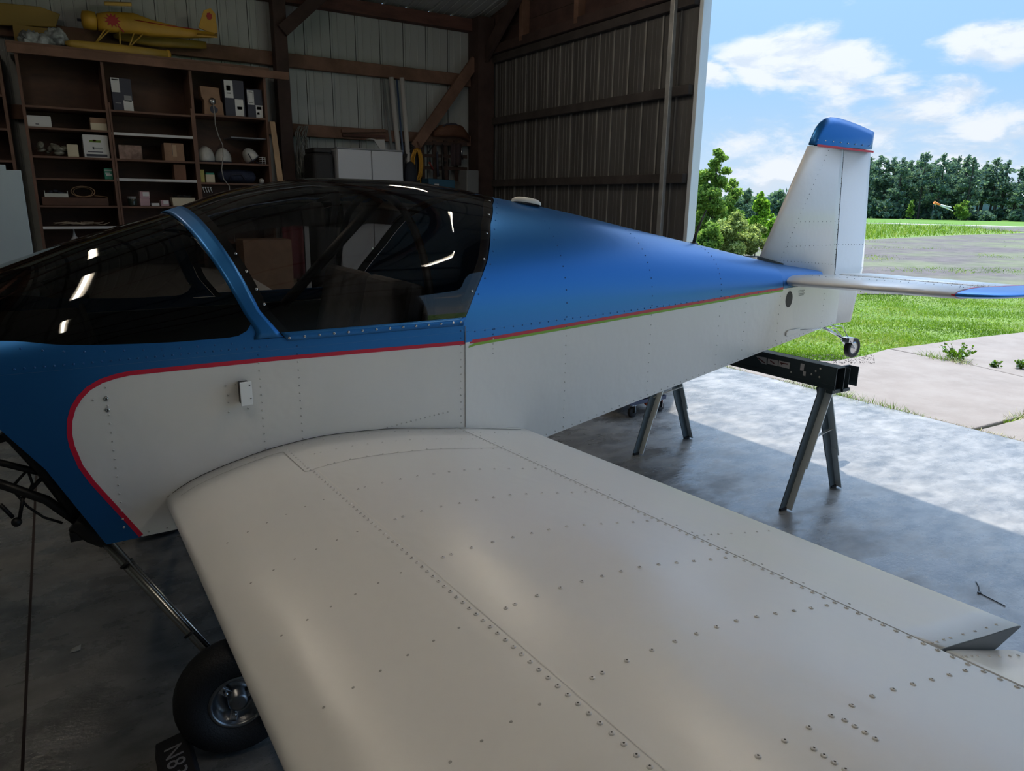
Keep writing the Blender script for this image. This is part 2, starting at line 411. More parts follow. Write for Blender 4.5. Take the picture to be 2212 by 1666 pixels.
rb = obj('panel', roofsheet(YR, YF), [sheet_white, black_line], ceil, local=True)
for k in range(13):
    x = 4.17+.03-.9*k
    for src in (ra, rb):
        if k == 0: src.location = (x, 0, 0); continue
        q = src.copy(); COL.objects.link(q); q.parent = ceil; q.location = (x, 0, 0)
for y in (7.3, 6.0, 4.7, 3.4, 2.1, -.4, -2.0, -3.6, -5.2):
    obj('purlin', MB().bb(XL, XD, y-.02, y+.02, roofz(y)-.13, roofz(y)-.005), timber, ceil)
for k, x in enumerate((2.33, -1.25, -4.85)):
    b = MB().beam((x, YB-.1, 3.9), (x, YR, 5.05), .04, .16).beam((x, YF+.1, 3.9), (x, YR, 5.05), .04, .16).bb(x-.02, x+.02, YF+.1, YB-.1, 3.80, 3.93)
    for y in (6.6, 4.4, 2.6, -.2, -2.2, -4.4): b.beam((x, y, 3.9), (x, y+(.9 if y > YR else -.9), roofz(y)-.1), .04, .09)
    obj('truss', b, timber, ceil)
# door-side wall: boarding above the opening, header, steel-clad leaf to the left of the opening
wr = thing('wall_right', 'dark ribbed steel wall leaf beside the open hangar doorway', 'wall', (XD, 4.84, 0)); del wr['category']; wr['kind'] = 'structure'
n_s = 0
for k in range(4):
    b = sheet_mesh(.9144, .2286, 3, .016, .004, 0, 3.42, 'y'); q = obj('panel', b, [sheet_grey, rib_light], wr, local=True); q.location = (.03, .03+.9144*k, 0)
gird = mat('dark_girt', (.05, .042, .04), .8, nscale=6, namt=.4, bump=.2)
for z in (1.84, 2.60, 3.33):
    obj('girt', MB().bb(XD-.05, XD+.015, 4.9, 8.5, z, z+.085), gird, wr, bevel=.005)
pole_m = mat('galvanised_post', (.42, .43, .43), .45, metal=.5, nscale=8, namt=.25)
obj('stile', MB().bb(XD-.09, XD-.05, 5.10, 5.155, 0, 3.45), pole_m, wr, bevel=.004)
obj('edge_trim', MB().bb(XD-.04, XD+.06, 4.80, 4.845, 0, 3.75), mat('edge_trim_steel', (.62, .68, .72), .35, metal=.2), wr, bevel=.004)
struct('trim_15', MB().bb(XD-.10, XD+.02, YF, 8.5, 3.42, 3.52), timber_d, bevel=.006)
hb = thing('wall_header', 'red-brown timber boarding above the hangar doorway', 'wall', (XD, 0, 3.5)); del hb['category']; hb['kind'] = 'structure'
for k, (z0, z1) in enumerate(((3.52, 3.70), (3.705, 3.885), (3.89, 4.07), (4.075, 4.3), (4.305, 4.6), (4.605, 5.2))):
    obj('board', MB().bb(XD-.0, XD+.03, YF, YB, z0, z1), timber_b, hb)
for y in (7.6, 6.55, 5.5, 4.3, 3.1, 1.9, .7, -.5, -1.7, -2.9, -4.1, -5.3):
    obj('stud', MB().bb(XD-.10, XD-.0, y-.05, y+.02, 3.46, roofz(y)-.13), timber_l if y > 6 else timber, hb, bevel=.004)
struct('trim_16', MB().beam((4.86, 8.4, 3.35), (4.86, 7.5, 4.0), .05, .16), timber_d, bevel=.005)
# remaining hangar walls (behind and to the left of the photographer)
struct('wall_left', MB().bb(XL-.1, XL, YF, YB, 0, 5.2), sheet_white, origin=(XL, 0, 0))
struct('wall_front', MB().bb(XL, XD, YF-.1, YF, 0, 3.9), sheet_white, origin=(0, YF, 0))
# wall end beyond the opening
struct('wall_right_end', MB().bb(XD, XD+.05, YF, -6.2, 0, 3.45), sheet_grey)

# ---- ceiling tube lamps
tube_m = mat('lit_tube', (1, .8, .5), .5, emit=(1.0, .88, .72), estr=25)
fix_m = mat('lamp_housing', (.6, .6, .58), .5)
LAMPS = [(-.45, .45, 1), (-.45, 2.9, 1), (-.45, 5.35, 1), (2.75, .1, 1), (2.75, 2.45, 1), (2.75, 5.3, 1)]
WHICH = ['nearest the photographer left', 'above the windshield', 'by the bookcase', 'above the flap', 'above the turtledeck', 'towards the white cabinet']
for k, (x, y, r) in enumerate(LAMPS):
    zc = 3.62
    t = thing('ceiling_lamp', 'warm tube lamp hanging %s, mirrored in the canopy' % WHICH[k], 'lamp', (x, y, zc), rotz=(0 if r == 0 else pi/2), group='hangar tube lamps')
    L = .60
    b = MB().bb(-L, L, -.05, .05, .03, .09); obj('housing', b, fix_m, t, local=True, bevel=.008)
    obj('tube', MB().cyl((-L+.02, 0, .0), (L-.02, 0, .0), .018, n=12), tube_m, t, local=True)
    for e in (-.4, .4): obj('chain', MB().cyl((e, 0, .08), (e, 0, roofz(y)-zc-.12), .004, n=6), steel, t, local=True)

# ================================================================ AEROPLANE
YC = 2.74
P = thing('airplane', 'white and blue low-wing airplane with smoked canopy, tail resting on a sawhorse', 'airplane', (1.5, YC, 0))
def hw(X):
    if X < 0: return .54 + .03*X
    return .54 if X < 1.21 else .54-.16*(X-1.21)
def zbot(X): return .68 if X < 1.21 else .68+.0885*(X-1.21)
ZT = pchip([-.7, -.4, -.14, .093, .35, .563, .726, .9, 1.18, 1.385, 1.583, 1.724, 1.976, 2.4, 2.892, 3.364, 3.6],
           [1.275, 1.345, 1.437, 1.521, 1.600, 1.674, 1.707, 1.724, 1.722, 1.703, 1.672, 1.652, 1.612, 1.532, 1.443, 1.355, 1.31])
ZL = 1.20
NEX = 2.25
def U(X, th, off=0.0):
    w = hw(X)+off; h = ZT(X)-ZL+off; c, s_ = cos(th), sin(th); e = 2/NEX
    n = e
    return Vector((X, YC - w*math.copysign(abs(c)**n, c), ZL + h*max(s_, 0)**n))
def th_of_h(hn): return math.asin(min(1, max(0, hn))**(NEX/2))
def th_of_z(X, z): return th_of_h((z-ZL)/(ZT(X)-ZL))
def hfrac(th): return sin(th)**(2/NEX) if sin(th) > 0 else 0
def FX(th): return pin(hfrac(th), [0, .08, .13, .26, 1], [.44, .485, .495, .465, .345])
def RX(th): return pin(hfrac(th), [0, .05, .26, 1], [.60, .578, .508, .392])
def CX(th): return pin(hfrac(th), [0, .07, .25, .48, .73, .9, 1], [1.19, 1.20, 1.255, 1.338, 1.405, 1.49, 1.583])
X0 = -.62
# fuselage: white lower body
fus = MB()
stx = [X0, -.4, -.2, -.154, -.085, .031, .12, .3, .6, .9, 1.205, 1.21, 1.6, 2.0, 2.4, 2.8, 3.2, 3.42, 3.8, 4.13]
def zlow(X): return pin(X, [X0, -.2, -.154, -.085, .031], [1.15, 1.10, 1.035, .931, .69]) if X < .031 else zbot(X)
for sgn in (-1, 1):
    for i in range(len(stx)-1):
        a, b_ = stx[i], stx[i+1]
        ya, yb = YC+sgn*hw(a), YC+sgn*hw(b_)
        fus.add([(a, ya, zlow(a)), (b_, yb, zlow(b_)), (b_, yb, ZL), (a, ya, ZL)], [(0, 1, 2, 3)])
for i in range(len(stx)-1):
    a, b_ = stx[i], stx[i+1]
    fus.add([(a, YC-hw(a), zlow(a)), (b_, YC-hw(b_), zlow(b_)), (b_, YC+hw(b_), zlow(b_)), (a, YC+hw(a), zlow(a))], [(0, 1, 2, 3)])
fus.add([(4.13, YC-hw(4.13), zbot(4.13)), (4.13, YC+hw(4.13), zbot(4.13)), (4.13, YC+hw(4.13), ZL), (4.13, YC-hw(4.13), ZL)], [(0, 1, 2, 3)])
fus.add([(3.40, YC-hw(3.40), ZL), (4.13, YC-hw(4.13), ZL), (4.13, YC+hw(4.13), ZL), (3.40, YC+hw(3.40), ZL)], [(0, 1, 2, 3)])
fus.add([(X0, YC-hw(X0), 1.15), (X0, YC+hw(X0), 1.15), (X0, YC+hw(X0), ZL), (X0, YC-hw(X0), ZL)], [(0, 1, 2, 3)])
F = obj('fuselage', fus, white_paint, P)
# paint layers on the side (thin raised films following the skin)
def sideP(X, z, off, sgn=-1): return (X, YC+sgn*(hw(X)+off), z)
def film(name, poly, m, off, sgn=-1, parent=None):
    """polygon in (X,z) laid on the side skin, cut at the skin break"""
    bm = bmesh.new(); vs = [bm.verts.new((x, 0, z)) for x, z in poly]
    for t in tessellate_polygon([[Vector((x, z, 0)) for x, z in poly]]): bm.faces.new([vs[i] for i in t])
    for xc in (0.0, 1.21):
        g = bm.verts[:]+bm.edges[:]+bm.faces[:]
        bmesh.ops.bisect_plane(bm, geom=g, plane_co=(xc, 0, 0), plane_no=(1, 0, 0))
    for v in bm.verts: v.co.y = YC+sgn*(hw(v.co.x)+off)
    b = MB(); bm.verts.index_update(); b.add([v.co[:] for v in bm.verts], [[v.index for v in f.verts] for f in bm.faces]); bm.free()
    return obj(name, b, m, parent or F)
curve = [(.119, .684), (.068, .778), (.017, .872), (-.006, .925), (-.019, .985), (-.021, 1.02), (-.016, 1.058), (-.004, 1.092), (.014, 1.119), (.038, 1.142), (.070, 1.159), (.105, 1.168), (.141, 1.173)]
stripe = [(.30, 1.173), (.548, 1.172), (.9, 1.166), (1.197, 1.161), (1.258, 1.161), (1.719, 1.171), (2.2, 1.181), (2.585, 1.189), (3.0, 1.197), (3.42, 1.203)]
path = curve+stripe
def offset_path(pts, d):
    out = []
    for i, p in enumerate(pts):
        a = pts[max(i-1, 0)]; b = pts[min(i+1, len(pts)-1)]; tx, tz = b[0]-a[0], b[1]-a[1]; L = sqrt(tx*tx+tz*tz); out.append((p[0]-tz/L*d, p[1]+tx/L*d))
    return out
for sgn in (-1, 1):
    up = offset_path(path, .001)
    blue_poly = [(.031, .69), (.115, .684)]+up[1:]+[(3.42, ZL+.0005)] if False else None
    # blue: everything above / ahead of the stripe
    ahead = [(-.156, 1.034), (-.087, .930), (.029, .679)]+[(.121, .679)]+curve[1:]+[(.141, ZL), (X0, ZL), (X0, 1.15), (-.2, 1.10)]
    film('blue_paint', ahead, blue_paint, .0004, sgn)
    aft = [(.141, ZL), (.141, 1.173)]+[p for p in stripe if p[1] < ZL-.001]+[(3.15, ZL)]
    film('blue_paint', aft, blue_paint, .0004, sgn)
    ws = [.0075 if q[0] < 1.2 else .0055 for q in path]
    o1 = [(p[0], p[1]) for p in offset_path(path, .0065)]; o2 = offset_path(path, -.0065)
    for i in range(len(path)-1): pass
    b = MB()
    for i in range(len(path)-1):
        q = [o1[i], o1[i+1], o2[i+1], o2[i]]; b.add([sideP(x, min(z, 1.2085), .0011, sgn) for x, z in q], [(0, 1, 2, 3)])
    obj('red_stripe', b, red_paint, F)
    if sgn == -1:
        gp = [(1.252, 1.150)]+[(x, z-.0115) for x, z in stripe if x > 1.27]
        b = MB(); o1 = offset_path(gp, .005); o2 = offset_path(gp, -.005)
        for i in range(len(gp)-1):
            q = [o1[i], o1[i+1], o2[i+1], o2[i]]; b.add([sideP(x, z, .0014, sgn) for x, z in q], [(0, 1, 2, 3)])
        b.add([sideP(1.22, 1.140, .0014, sgn), sideP(1.225, 1.148, .0014, sgn), sideP(*o1[0], .0014, sgn), sideP(*o2[0], .0014, sgn)], [(0, 1, 2, 3)])
        obj('green_tape', b, green_tape, F)
# upper skins
def uskin(name, x0f, x1f, t0f, t1f, m, off=0.0, nu=40, nv=48, parent=None, solid=0, **k):
    def fn(u, v):
        th0 = t0f(.5) if False else None
        # first guess of theta, then X, then exact theta
        th = pi*v; X = None
        for _ in range(4):
            xa, xb = x0f(th), x1f(th); X = xa+(xb-xa)*u; a, b_ = t0f(X), t1f(X); th = a+(b_-a)*v
        return U(X, th, off)
    return obj(name, MB().grid(fn, nu, nv), m, parent or P, solid=solid, **k)
zw = pchip([-.62, -.3, -.14, -.01, .116, .29, .42, .46, .49, .6], [1.262, 1.285, 1.285, 1.266, 1.256, 1.249, 1.249, 1.262, 1.30, 1.35])
def tlow(X): return th_of_z(X, zw(X)) if X < .52 else th_of_z(X, 1.24)
C_ = lambda c: (lambda th: c)
uskin('cowl_deck', C_(X0), FX, lambda X: 0.0, tlow, blue_paint, parent=F, nv=8)
uskin('cowl_deck', C_(X0), FX, lambda X: pi-tlow(X), lambda X: pi, blue_paint, parent=F, nv=8)
ws_ = uskin('windshield', C_(X0), FX, tlow, lambda X: pi-tlow(X), tint_dark, label='smoked acrylic windshield')
uskin('windshield_bow', lambda t: FX(t)-.004, lambda t: RX(t), lambda X: th_of_z(X, 1.238), lambda X: pi-th_of_z(X, 1.238), blue_paint, off=.0035, nu=4, nv=90, solid=.004)
for a0, a1 in ((lambda X: 0.0, lambda X: th_of_z(X, 1.236)), (lambda X: pi-th_of_z(X, 1.236), lambda X: pi)):
    uskin('sill_skin', lambda t: FX(t)-.006, lambda t: CX(t)+.004, a0, a1, blue_paint, nv=4, parent=F)
    pass
tt = lambda X: th_of_z(X, 1.236)
canopy = thing('canopy', None, None, (1.5, YC, 0)); del WO[canopy.name]
bpy.data.objects.remove(canopy)
canopy = uskin('canopy', lambda t: RX(t)+.002, lambda t: CX(t)-.003, tt, lambda X: pi-tt(X), tint_glass, off=.004, nu=56, nv=72, label='smoked bubble canopy')
uskin('canopy_frame', lambda t: RX(t)+.002, lambda t: RX(t)+.028, tt, lambda X: pi-tt(X), blacktube, off=-.002, nu=3, nv=60, parent=canopy)
uskin('canopy_frame', lambda t: CX(t)-.045, lambda t: CX(t)-.004, tt, lambda X: pi-tt(X), blacktube, off=-.002, nu=3, nv=60, parent=canopy)
for (a0, a1) in ((lambda X: th_of_z(X, 1.224), lambda X: th_of_z(X, 1.252)), (lambda X: pi-th_of_z(X, 1.252), lambda X: pi-th_of_z(X, 1.224))):
    uskin('skirt', lambda t: RX(t)+.003, lambda t: CX(t)-.002, a0, a1, blue_paint, off=.007, nu=30, nv=2, parent=canopy, solid=.002)
deck = uskin('turtledeck', lambda t: CX(t), C_(3.42), lambda X: 0.0, lambda X: pi, blue_paint, nu=60, nv=64)
uskin('deck_edge', C_(3.417), C_(3.427), lambda X: 0.0, lambda X: pi, black_gap, off=-.004, nu=1, nv=40, parent=deck)
# vertical lap at the cabin rear, and joint line at canopy rail end
obj('skin_seam', MB().bb(1.2046, 1.2054, YC-hw(1.2)-.0035, YC-hw(1.2)-.0005, .845, 1.222), seam_m, F)
# cockpit tub, seats, panel, roll-over brace
cp = MB()
cp.bb(.06, 1.22, YC-.505, YC+.505, .70, .72)
cp.bb(.06, 1.22, YC-.515, YC-.505, .70, 1.20).bb(.06, 1.22, YC+.505, YC+.515, .70, 1.20).bb(1.22, 1.24, YC-.5, YC+.5, .70, 1.21)
dark_in = mat('dark_cockpit_lining', (.015, .015, .017), .8)
obj('cockpit_lining', cp, dark_in, F)
g = MB().bb(-.40, .06, YC-.46, YC+.46, 1.215, 1.235); obj('glareshield', g, mat('black_vinyl', (.012, .012, .013), .7), F, bevel=.01)
obj('instrument_panel', MB().bb(.06, .08, YC-.46, YC+.46, .98, 1.25), dark_in, F, bevel=.01)
seat_m = mat('grey_seat_fabric', (.10, .10, .11), .8, nscale=20, namt=.2)
for y in (YC-.25, YC+.25):
    R = Matrix.Rotation(radians(12), 3, 'Y'); 
    obj('seat', MB().box((1.02, y, 1.12), (.08, .42, .50), R).box((.82, y, .86), (.40, .42, .09)), seat_m, F, bevel=.03, bseg=3)
arch = MB(); pts = [U(1.10, th_of_z(1.1, 1.25)+(pi-2*th_of_z(1.1, 1.25))*k/24, -.05) for k in range(25)]
arch.tube(pts, .014, 10); arch.tube([(1.14, YC+.05, 1.66), (.80, YC+.30, 1.22)], .022, 8)
obj('roll_bar', arch, blacktube, F)
obj('control_stick', MB().cyl((.55, YC-.25, .72), (.6, YC-.25, 1.12), .01).cyl((.6, YC-.25, 1.1), (.61, YC-.25, 1.2), .018), blacktube, F)

# ---- wing
KD = tan(radians(2.9)); YR0 = YC-.54
PXU = [.194, .1965, .204, .215, .237, .278, .386, .529, .679, .889, 1.101, 1.205, 1.35, 1.470, 1.488]
PZU = [.772, .783, .792, .799, .811, .83, .861, .888, .899, .888, .857, .841, .813, .791, .786]
PXL = [.194, .198, .21, .24, .30, .42, .6, .85, 1.1, 1.3, 1.488]; PZL = [.772, .762, .745, .725, .706, .693, .690, .70, .725, .752, .783]
pu = pchip(PXU, PZU); pll = pchip(PXL, PZL)
XTE = 1.488
def wtop(X, Y): return pu(X)+KD*(YR0-Y)
def wlow(X, Y): return pll(X)+KD*(YR0-Y)
YT = -1.5; XH = 1.176
def wing_mesh(mir=False, x0=.194, x1=XH, y0=YR0+.03, y1=YT, n=44, caps=True):
    b = MB(); my = (lambda y: 2*YC-y) if mir else (lambda y: y)
    xs_ = [x0+(x1-x0)*(0.5-0.5*cos(pi*i/n)) if x0 < .3 else x0+(x1-x0)*i/n for i in range(n+1)]
    if x0 < .3: xs_ = [x0+(x1-x0)*(i/n)**1.9 for i in range(n+1)]
    ny = 24
    for f in (wtop, wlow):
        b.grid(lambda u, v: (xs_[round(u*n)], my(y0+(y1-y0)*v), f(xs_[round(u*n)], y0+(y1-y0)*v)), n, ny)
    if caps:
        for yy in (y0, y1):
            for i in range(n):
                a, c = xs_[i], xs_[i+1]; b.add([(a, my(yy), wlow(a, yy)), (c, my(yy), wlow(c, yy)), (c, my(yy), wtop(c, yy)), (a, my(yy), wtop(a, yy))], [(0, 1, 2, 3)])
        if x1 < 1.4: b.add([(x1, my(y0), wlow(x1, y0)), (x1, my(y1), wlow(x1, y1)), (x1, my(y1), wtop(x1, y1)), (x1, my(y0), wtop(x1, y0))], [(0, 1, 2, 3)])
        if x0 > .3: b.add([(x0, my(y0), wlow(x0, y0)), (x0, my(y1), wlow(x0, y1)), (x0, my(y1), wtop(x0, y1)), (x0, my(y0), wtop(x0, y0))], [(0, 1, 2, 3)])
    return b
W = obj('wing', wing_mesh(), white_paint, P, label='left wing over the hangar floor')
FLY0, FLY1 = YR0+.04, .495
def flapfix(b, mir=False):
    return b
flap = obj('flap', wing_mesh(x0=1.181, x1=XTE, y0=FLY0, y1=FLY1, n=14), white_paint, P)
rb_ = MB(); nn_ = 14
for i in range(nn_):
    a_, c_ = 1.183+(XTE-1.184)*i/nn_, 1.183+(XTE-1.184)*(i+1)/nn_; rb_.add([(a_, FLY1-.0012, wlow(a_, FLY1)+.001), (c_, FLY1-.0012, wlow(c_, FLY1)+.001), (c_, FLY1-.0012, wtop(c_, FLY1)-.0012), (a_, FLY1-.0012, wtop(a_, FLY1)-.0012)], [(0, 1, 2, 3)])
obj('flap_end_rib', rb_, mat('flap_end_grey', (.16, .165, .17), .5), flap)  # end face in a darker grey than the flap skin
ail = wing_mesh(x0=1.181, x1=XTE, y0=.487, y1=-1.45, n=14)
ad = radians(9)
def droop(p):
    x, y, z = p; hx = 1.185; hz = wtop(hx, y)-.004; dx, dz = x-hx, z-hz
    return (hx+dx*cos(ad)+dz*sin(ad), y, hz-dx*sin(ad)+dz*cos(ad))
ail.v = [droop(p) for p in ail.v]
ailo = obj('aileron', ail, white_paint, P)
W2 = obj('wing', wing_mesh(mir=True, y0=YR0+.03), white_paint, P, label='far wing on the other side')
obj('flap', wing_mesh(mir=True, x0=1.181, x1=XTE, y0=FLY0, y1=FLY1, n=14), white_paint, P)
obj('aileron', wing_mesh(mir=True, x0=1.181, x1=XTE, y0=.487, y1=-1.45, n=14), white_paint, P)
def wstrip(xa, ya, xb, yb, w, m, name='skin_seam', n=14, h=.0008):
    b = MB(); dx, dy = xb-xa, yb-ya; L = sqrt(dx*dx+dy*dy); nx, ny_ = -dy/L*w/2, dx/L*w/2; vs = []
    for i in range(n+1):
        t = i/n; x, y = xa+dx*t, ya+dy*t
        for s_ in (-1, 1): X, Y = x+nx*s_, y+ny_*s_; vs.append((X, Y, wtop(X, Y)+h))
    b.add(vs, [(2*i, 2*i+1, 2*i+3, 2*i+2) for i in range(n)]); return obj(name, b, m, W)
wstrip(.558, 1.893, .558, YT, .0028, seam_l, 'skin_edge')
wstrip(.552, 1.905, 1.176, 1.897, .0025, seam_m)
wstrip(.527, 2.135, .527, 1.905, .003, seam_m); wstrip(.23, 2.135, .51, 2.135, .002, seam_m); wstrip(.51, 2.135, .527, 2.125, .003, seam_m, n=2); wstrip(.527, 1.905, .552, 1.897, .003, seam_m, n=2)
obj('root_gap', MB().grid(lambda u, v: (.2+(1.25)*u, YR0-.001-.004*v, (wtop(.2+1.25*u, YR0)+.0015)), 40, 1), black_gap, W)
# shaded gap at the aileron / flap hinge is a real gap; dark strip deep inside
obj('hinge_gap', MB().bb(1.176, 1.1815, YT, YR0, .80, .81), black_gap, W)

# ---- rivets
def rivet_mesh(name, r, h, mats, hole=True):
    b = MB(); n = 8
    prof = [(r, 0), (r*.92, h*.55), (r*.6, h*.95)]
    b.lathe(prof, (0, 0, 0), n=n)
    if hole:
        b.lathe([(r*.6, h*.95), (r*.34, h)], (0, 0, 0), n=n)
        b.m(1).lathe([(r*.34, h), (r*.3, h*.55)], (0, 0, 0), n=n).add([(r*.3*cos(2*pi*k/n), r*.3*sin(2*pi*k/n), h*.55) for k in range(n)], [tuple(range(n))])
    else: b.add([(r*.6*cos(2*pi*k/n), r*.6*sin(2*pi*k/n), h*.95) for k in range(n)], [tuple(range(n))])
    o = obj(name, b, mats, None, local=True); me = o.data; bpy.data.objects.remove(o); return me
RW = rivet_mesh('rivet', .0046, .0022, [rivet_white, rivet_hole]); RWs = rivet_mesh('rivet_small', .0032, .0018, [rivet_white, rivet_hole])
RB = rivet_mesh('rivet_blue', .0032, .0018, [rivet_blue, rivet_blue]); SC = rivet_mesh('screw', .0048, .0024, [screw_m, rivet_hole])
FLUSH = rivet_mesh('flush_rivet', .0026, .0007, [seam_m, seam_m], hole=False)
BIG = rivet_mesh('bolt', .0072, .004, [screw_m, rivet_hole])
ALL = []
def wr_(X, Y, me=RW, drp=False, par=None):
    e = 1e-3; n = Vector((-(wtop(X+e, Y)-wtop(X-e, Y))/(2*e), KD, 1)).normalized()
    p = Vector((X, Y, wtop(X, Y)))
    if drp: p = Vector(droop(tuple(p))); n = Matrix.Rotation(ad, 3, 'Y') @ n
    ALL.append((p, n, me, par or W))
y = 2.192
while y > YT+.03: wr_(.5465 if y < 1.9 else .543, y, RW if y < 1.95 else RWs); y -= .02415
y = 2.17
while y > YT+.03: wr_(1.1685, y, RW if y < 1.6 else RWs); y -= .0236
ribx = [.596, .615, .663, .7145, .7645, .8135, .861, .9095, .957, 1.004, 1.051, 1.097, 1.14]
ribs = [2.155, 2.034, 1.910, 1.665, 1.425, 1.184, .942, .701, .458, .21, -.04, -.28, -.52, -.76, -1.0, -1.25]
for yy in ribs:
    for x in ribx: wr_(x, yy - .02*max(0, (x-.9))/.24*(1 if yy < 1.95 else .3), RW if yy < 1.7 else RWs)
for yy in ribs[3:]:
    for x in (.505, .457, .410, .362, .316, .268): wr_(x, yy+.004, FLUSH)
for yy in (2.17, 2.09, 2.0):
    for k in range(5): wr_(.24+.07*k, 2.165 - .0*k, RWs)
    break
for k in range(4): wr_(.733, .429-.0143*k); wr_(.821, .443-.0143*k)
for x in (1.188, 1.21, 1.234, 1.257, 1.302, 1.35, 1.393, 1.438): wr_(x, 1.047-.006*(x-1.188)*6, RWs, par=flap)
for x in (1.188, 1.203, 1.226, 1.249, 1.296, 1.341, 1.386, 1.426): wr_(x, .512, RWs, par=flap); wr_(x, .465, RWs, drp=True, par=ailo)
for x in (1.23, 1.29, 1.35, 1.41): wr_(x, 2.13, RWs, par=flap)
for k in range(30): wr_(1.195, 2.12-.024*k*0-.05*k, FLUSH, par=flap)
def sr(X, z, me=RWs, sgn=-1, par=None):
    ALL.append((Vector((X, YC+sgn*(hw(X)+.0004), z)), Vector((0 if X < 1.21 else .158, sgn, 0)).normalized(), me, par or F))
def col(X, z0, z1, step, me=RWs, zb_=1.166):
    z = z0
    while z > z1:
        sr(X, z, me if z < zb_ else RB); z -= step
col(.609, 1.205, .875, .0252); col(.4905, 1.19, .835, .0252)
col(.078, 1.14, .70, .0262); sr(.076, 1.108, BIG); sr(.076, 1.076, BIG); sr(.045, 1.108)
for (x, z) in ((.39, 1.105), (.417, 1.107), (.445, 1.110), (.453, 1.079), (.453, 1.058), (.392, 1.022), (.449, 1.026), (.394, 1.075), (.394, 1.053)): sr(x, z)
for k in range(5): sr(.515+.022*k, .862+.004*k)
for k in range(14): sr(.90+.018*k, .893+.0005*k*0 + .0016*k)
col(1.188, 1.205, .85, .0262); col(1.334, 1.195, 1.10, .018); col(1.716, 1.205, .74, .0385); col(2.26, 1.205, .78, .044); col(2.81, 1.205, .82, .05); col(3.05, 1.15, .86, .05)
col(3.40, 1.16, .88, .05); col(3.93, 1.17, .95, .035)
k = 0
while 1.25+.0455*k < 3.4: sr(1.25+.0455*k, 1.196, RB); k += 1
k = 0
while 1.27+.05*k < 4.1: X = 1.27+.05*k; sr(X, zbot(X)+.012); k += 1
for k in range(18): sr(.14+.05*k*1, .692) if .14+.05*k < .22 else None
for k in range(30): X = -.12+.022*k; sr(X, 1.213, RB)
# deck frames
def ur(X, th, me, off=.0, par=None):
    p = U(X, th, off); e = 1e-3; a = U(X+e, th, off)-p; b = U(X, th+e, off)-p; n = b.cross(a).normalized() if True else None
    if n.dot(p-Vector((X, YC, ZL))) < 0: n = -n
    ALL.append((p, n, me, par or deck))
for X in (1.716, 2.26, 2.81):
    for k in range(1, 30): ur(X, pi*k/30, RB)
for k in range(2, 28):
    th = pi*k/30; ur(CX(th)+.018, th, RB)
for k in range(22): ur(.585+.0475*k if .585+.0475*k < 1.19 else 1.185, th_of_z(.9, 1.237), SC, .0085, canopy) if k < 14 else None
for hh in (.30, .40, .52, .64): 
    th = th_of_h(hh); ur(RX(th)+.02, th, SC, .005, canopy)
for hh in (.27, .48, .66, .80, .92):
    th = th_of_h(hh); ur(CX(th)-.02, th, SC, .005, canopy)
for k in range(15):
    X = -.1+.047*k
    if X < .46: ur(X, th_of_z(X, zw(X)-.018), RB, 0, F)
for hh in (.1, .2, .3, .42): th = th_of_h(hh); ur(RX(th)-.015, th, RB, .0035, F)
# the ones that show largest become parts of their own, the rest are joined per carrier
def visible(p):
    d = np.array(p)-CAM; z = d @ _F
    if z < .2: return False
    x = d @ _R2/z*FPX+1106; y_ = 833-d @ _U2/z*FPX
    return -20 < x < 2232 and -20 < y_ < 1686 and p[1] < YC
SIZE = {RW.name: 1, RWs.name: .72, RB.name: .7, SC.name: 1.05, FLUSH.name: .4, BIG.name: 1.5}
cand = sorted([i for i, a in enumerate(ALL) if visible(a[0])], key=lambda i: -SIZE[ALL[i][2].name]/(Vector(CAM)-ALL[i][0]).length)
top = set(); used = {}
for i in cand:
    me = ALL[i][2]; nm = 'screw' if me is SC else 'bolt' if me is BIG else 'rivet'
    if used.get(nm, 0) < 290: used[nm] = used.get(nm, 0)+1; top.add(i)
rest = {}
for i, (p, n, me, par) in enumerate(ALL):
    if i in top: inst(me, 'screw' if me is SC else 'bolt' if me is BIG else 'rivet', par, p, n)
    else: rest.setdefault((par.name, me.name), []).append((p, n, me, par))
for (pn, mn), lst in rest.items():
    b = MB(); me = lst[0][2]; vs = [v.co.copy() for v in me.vertices]; fs = [tuple(f.vertices) for f in me.polygons]; mi = [f.material_index for f in me.polygons]
    for p, n, _, par in lst:
        q = n.to_track_quat('Z', 'Y'); base = len(b.v); b.v += [tuple(q @ v + p) for v in vs]
        for f, m_ in zip(fs, mi): b.f.append([i+base for i in f]); b.sm.append(True); b.mi.append(m_)
    obj('rivet_rows', b, list(me.materials), lst[0][3], fixn=False, kind='stuff')

# ---- fittings on the fuselage side
st = MB().box((.4395, YC-.54-.036, 1.0825), (.036, .003, .074), Matrix.Rotation(radians(9), 3, 'Z')); so_ = obj('step_plate', st, mat('pale_step_plate', (.85, .88, .9), .4), P, bevel=.004)
obj('step_block', MB().bb(.424, .452, YC-.576+.0015, YC-.54, 1.05, 1.115), blacktube, P, bevel=.002)
b = MB()
for dx, dz in ((-.01, .025), (.011, .025), (-.01, .009), (-.01, -.012), (.012, -.016), (-.01, -.026)): b.ball((.4395+dx, YC-.54-.0378, 1.0825+dz), (.0022, .001, .0022), 8)
obj('step_rivets', b, rivet_hole, so_)
hx = 3.50; b = MB(); n = 24
b.add([sideP(hx+.036*cos(2*pi*k/n), 1.135+.046*sin(2*pi*k/n), .002) for k in range(n)], [tuple(range(n))]); obj('lightening_hole', b, black_gap, F)
b = MB(); fr = [U(1.735, pi/2-.16, .002)]
c0 = U(1.735, pi/2-.22, .0)
sl = atan2(ZT(1.80)-ZT(1.67), .13); R = Matrix.Rotation(-sl, 3, 'Y') @ Matrix.Rotation(radians(-8), 3, 'X')
b = MB(); 
for (rr, hh) in (): pass
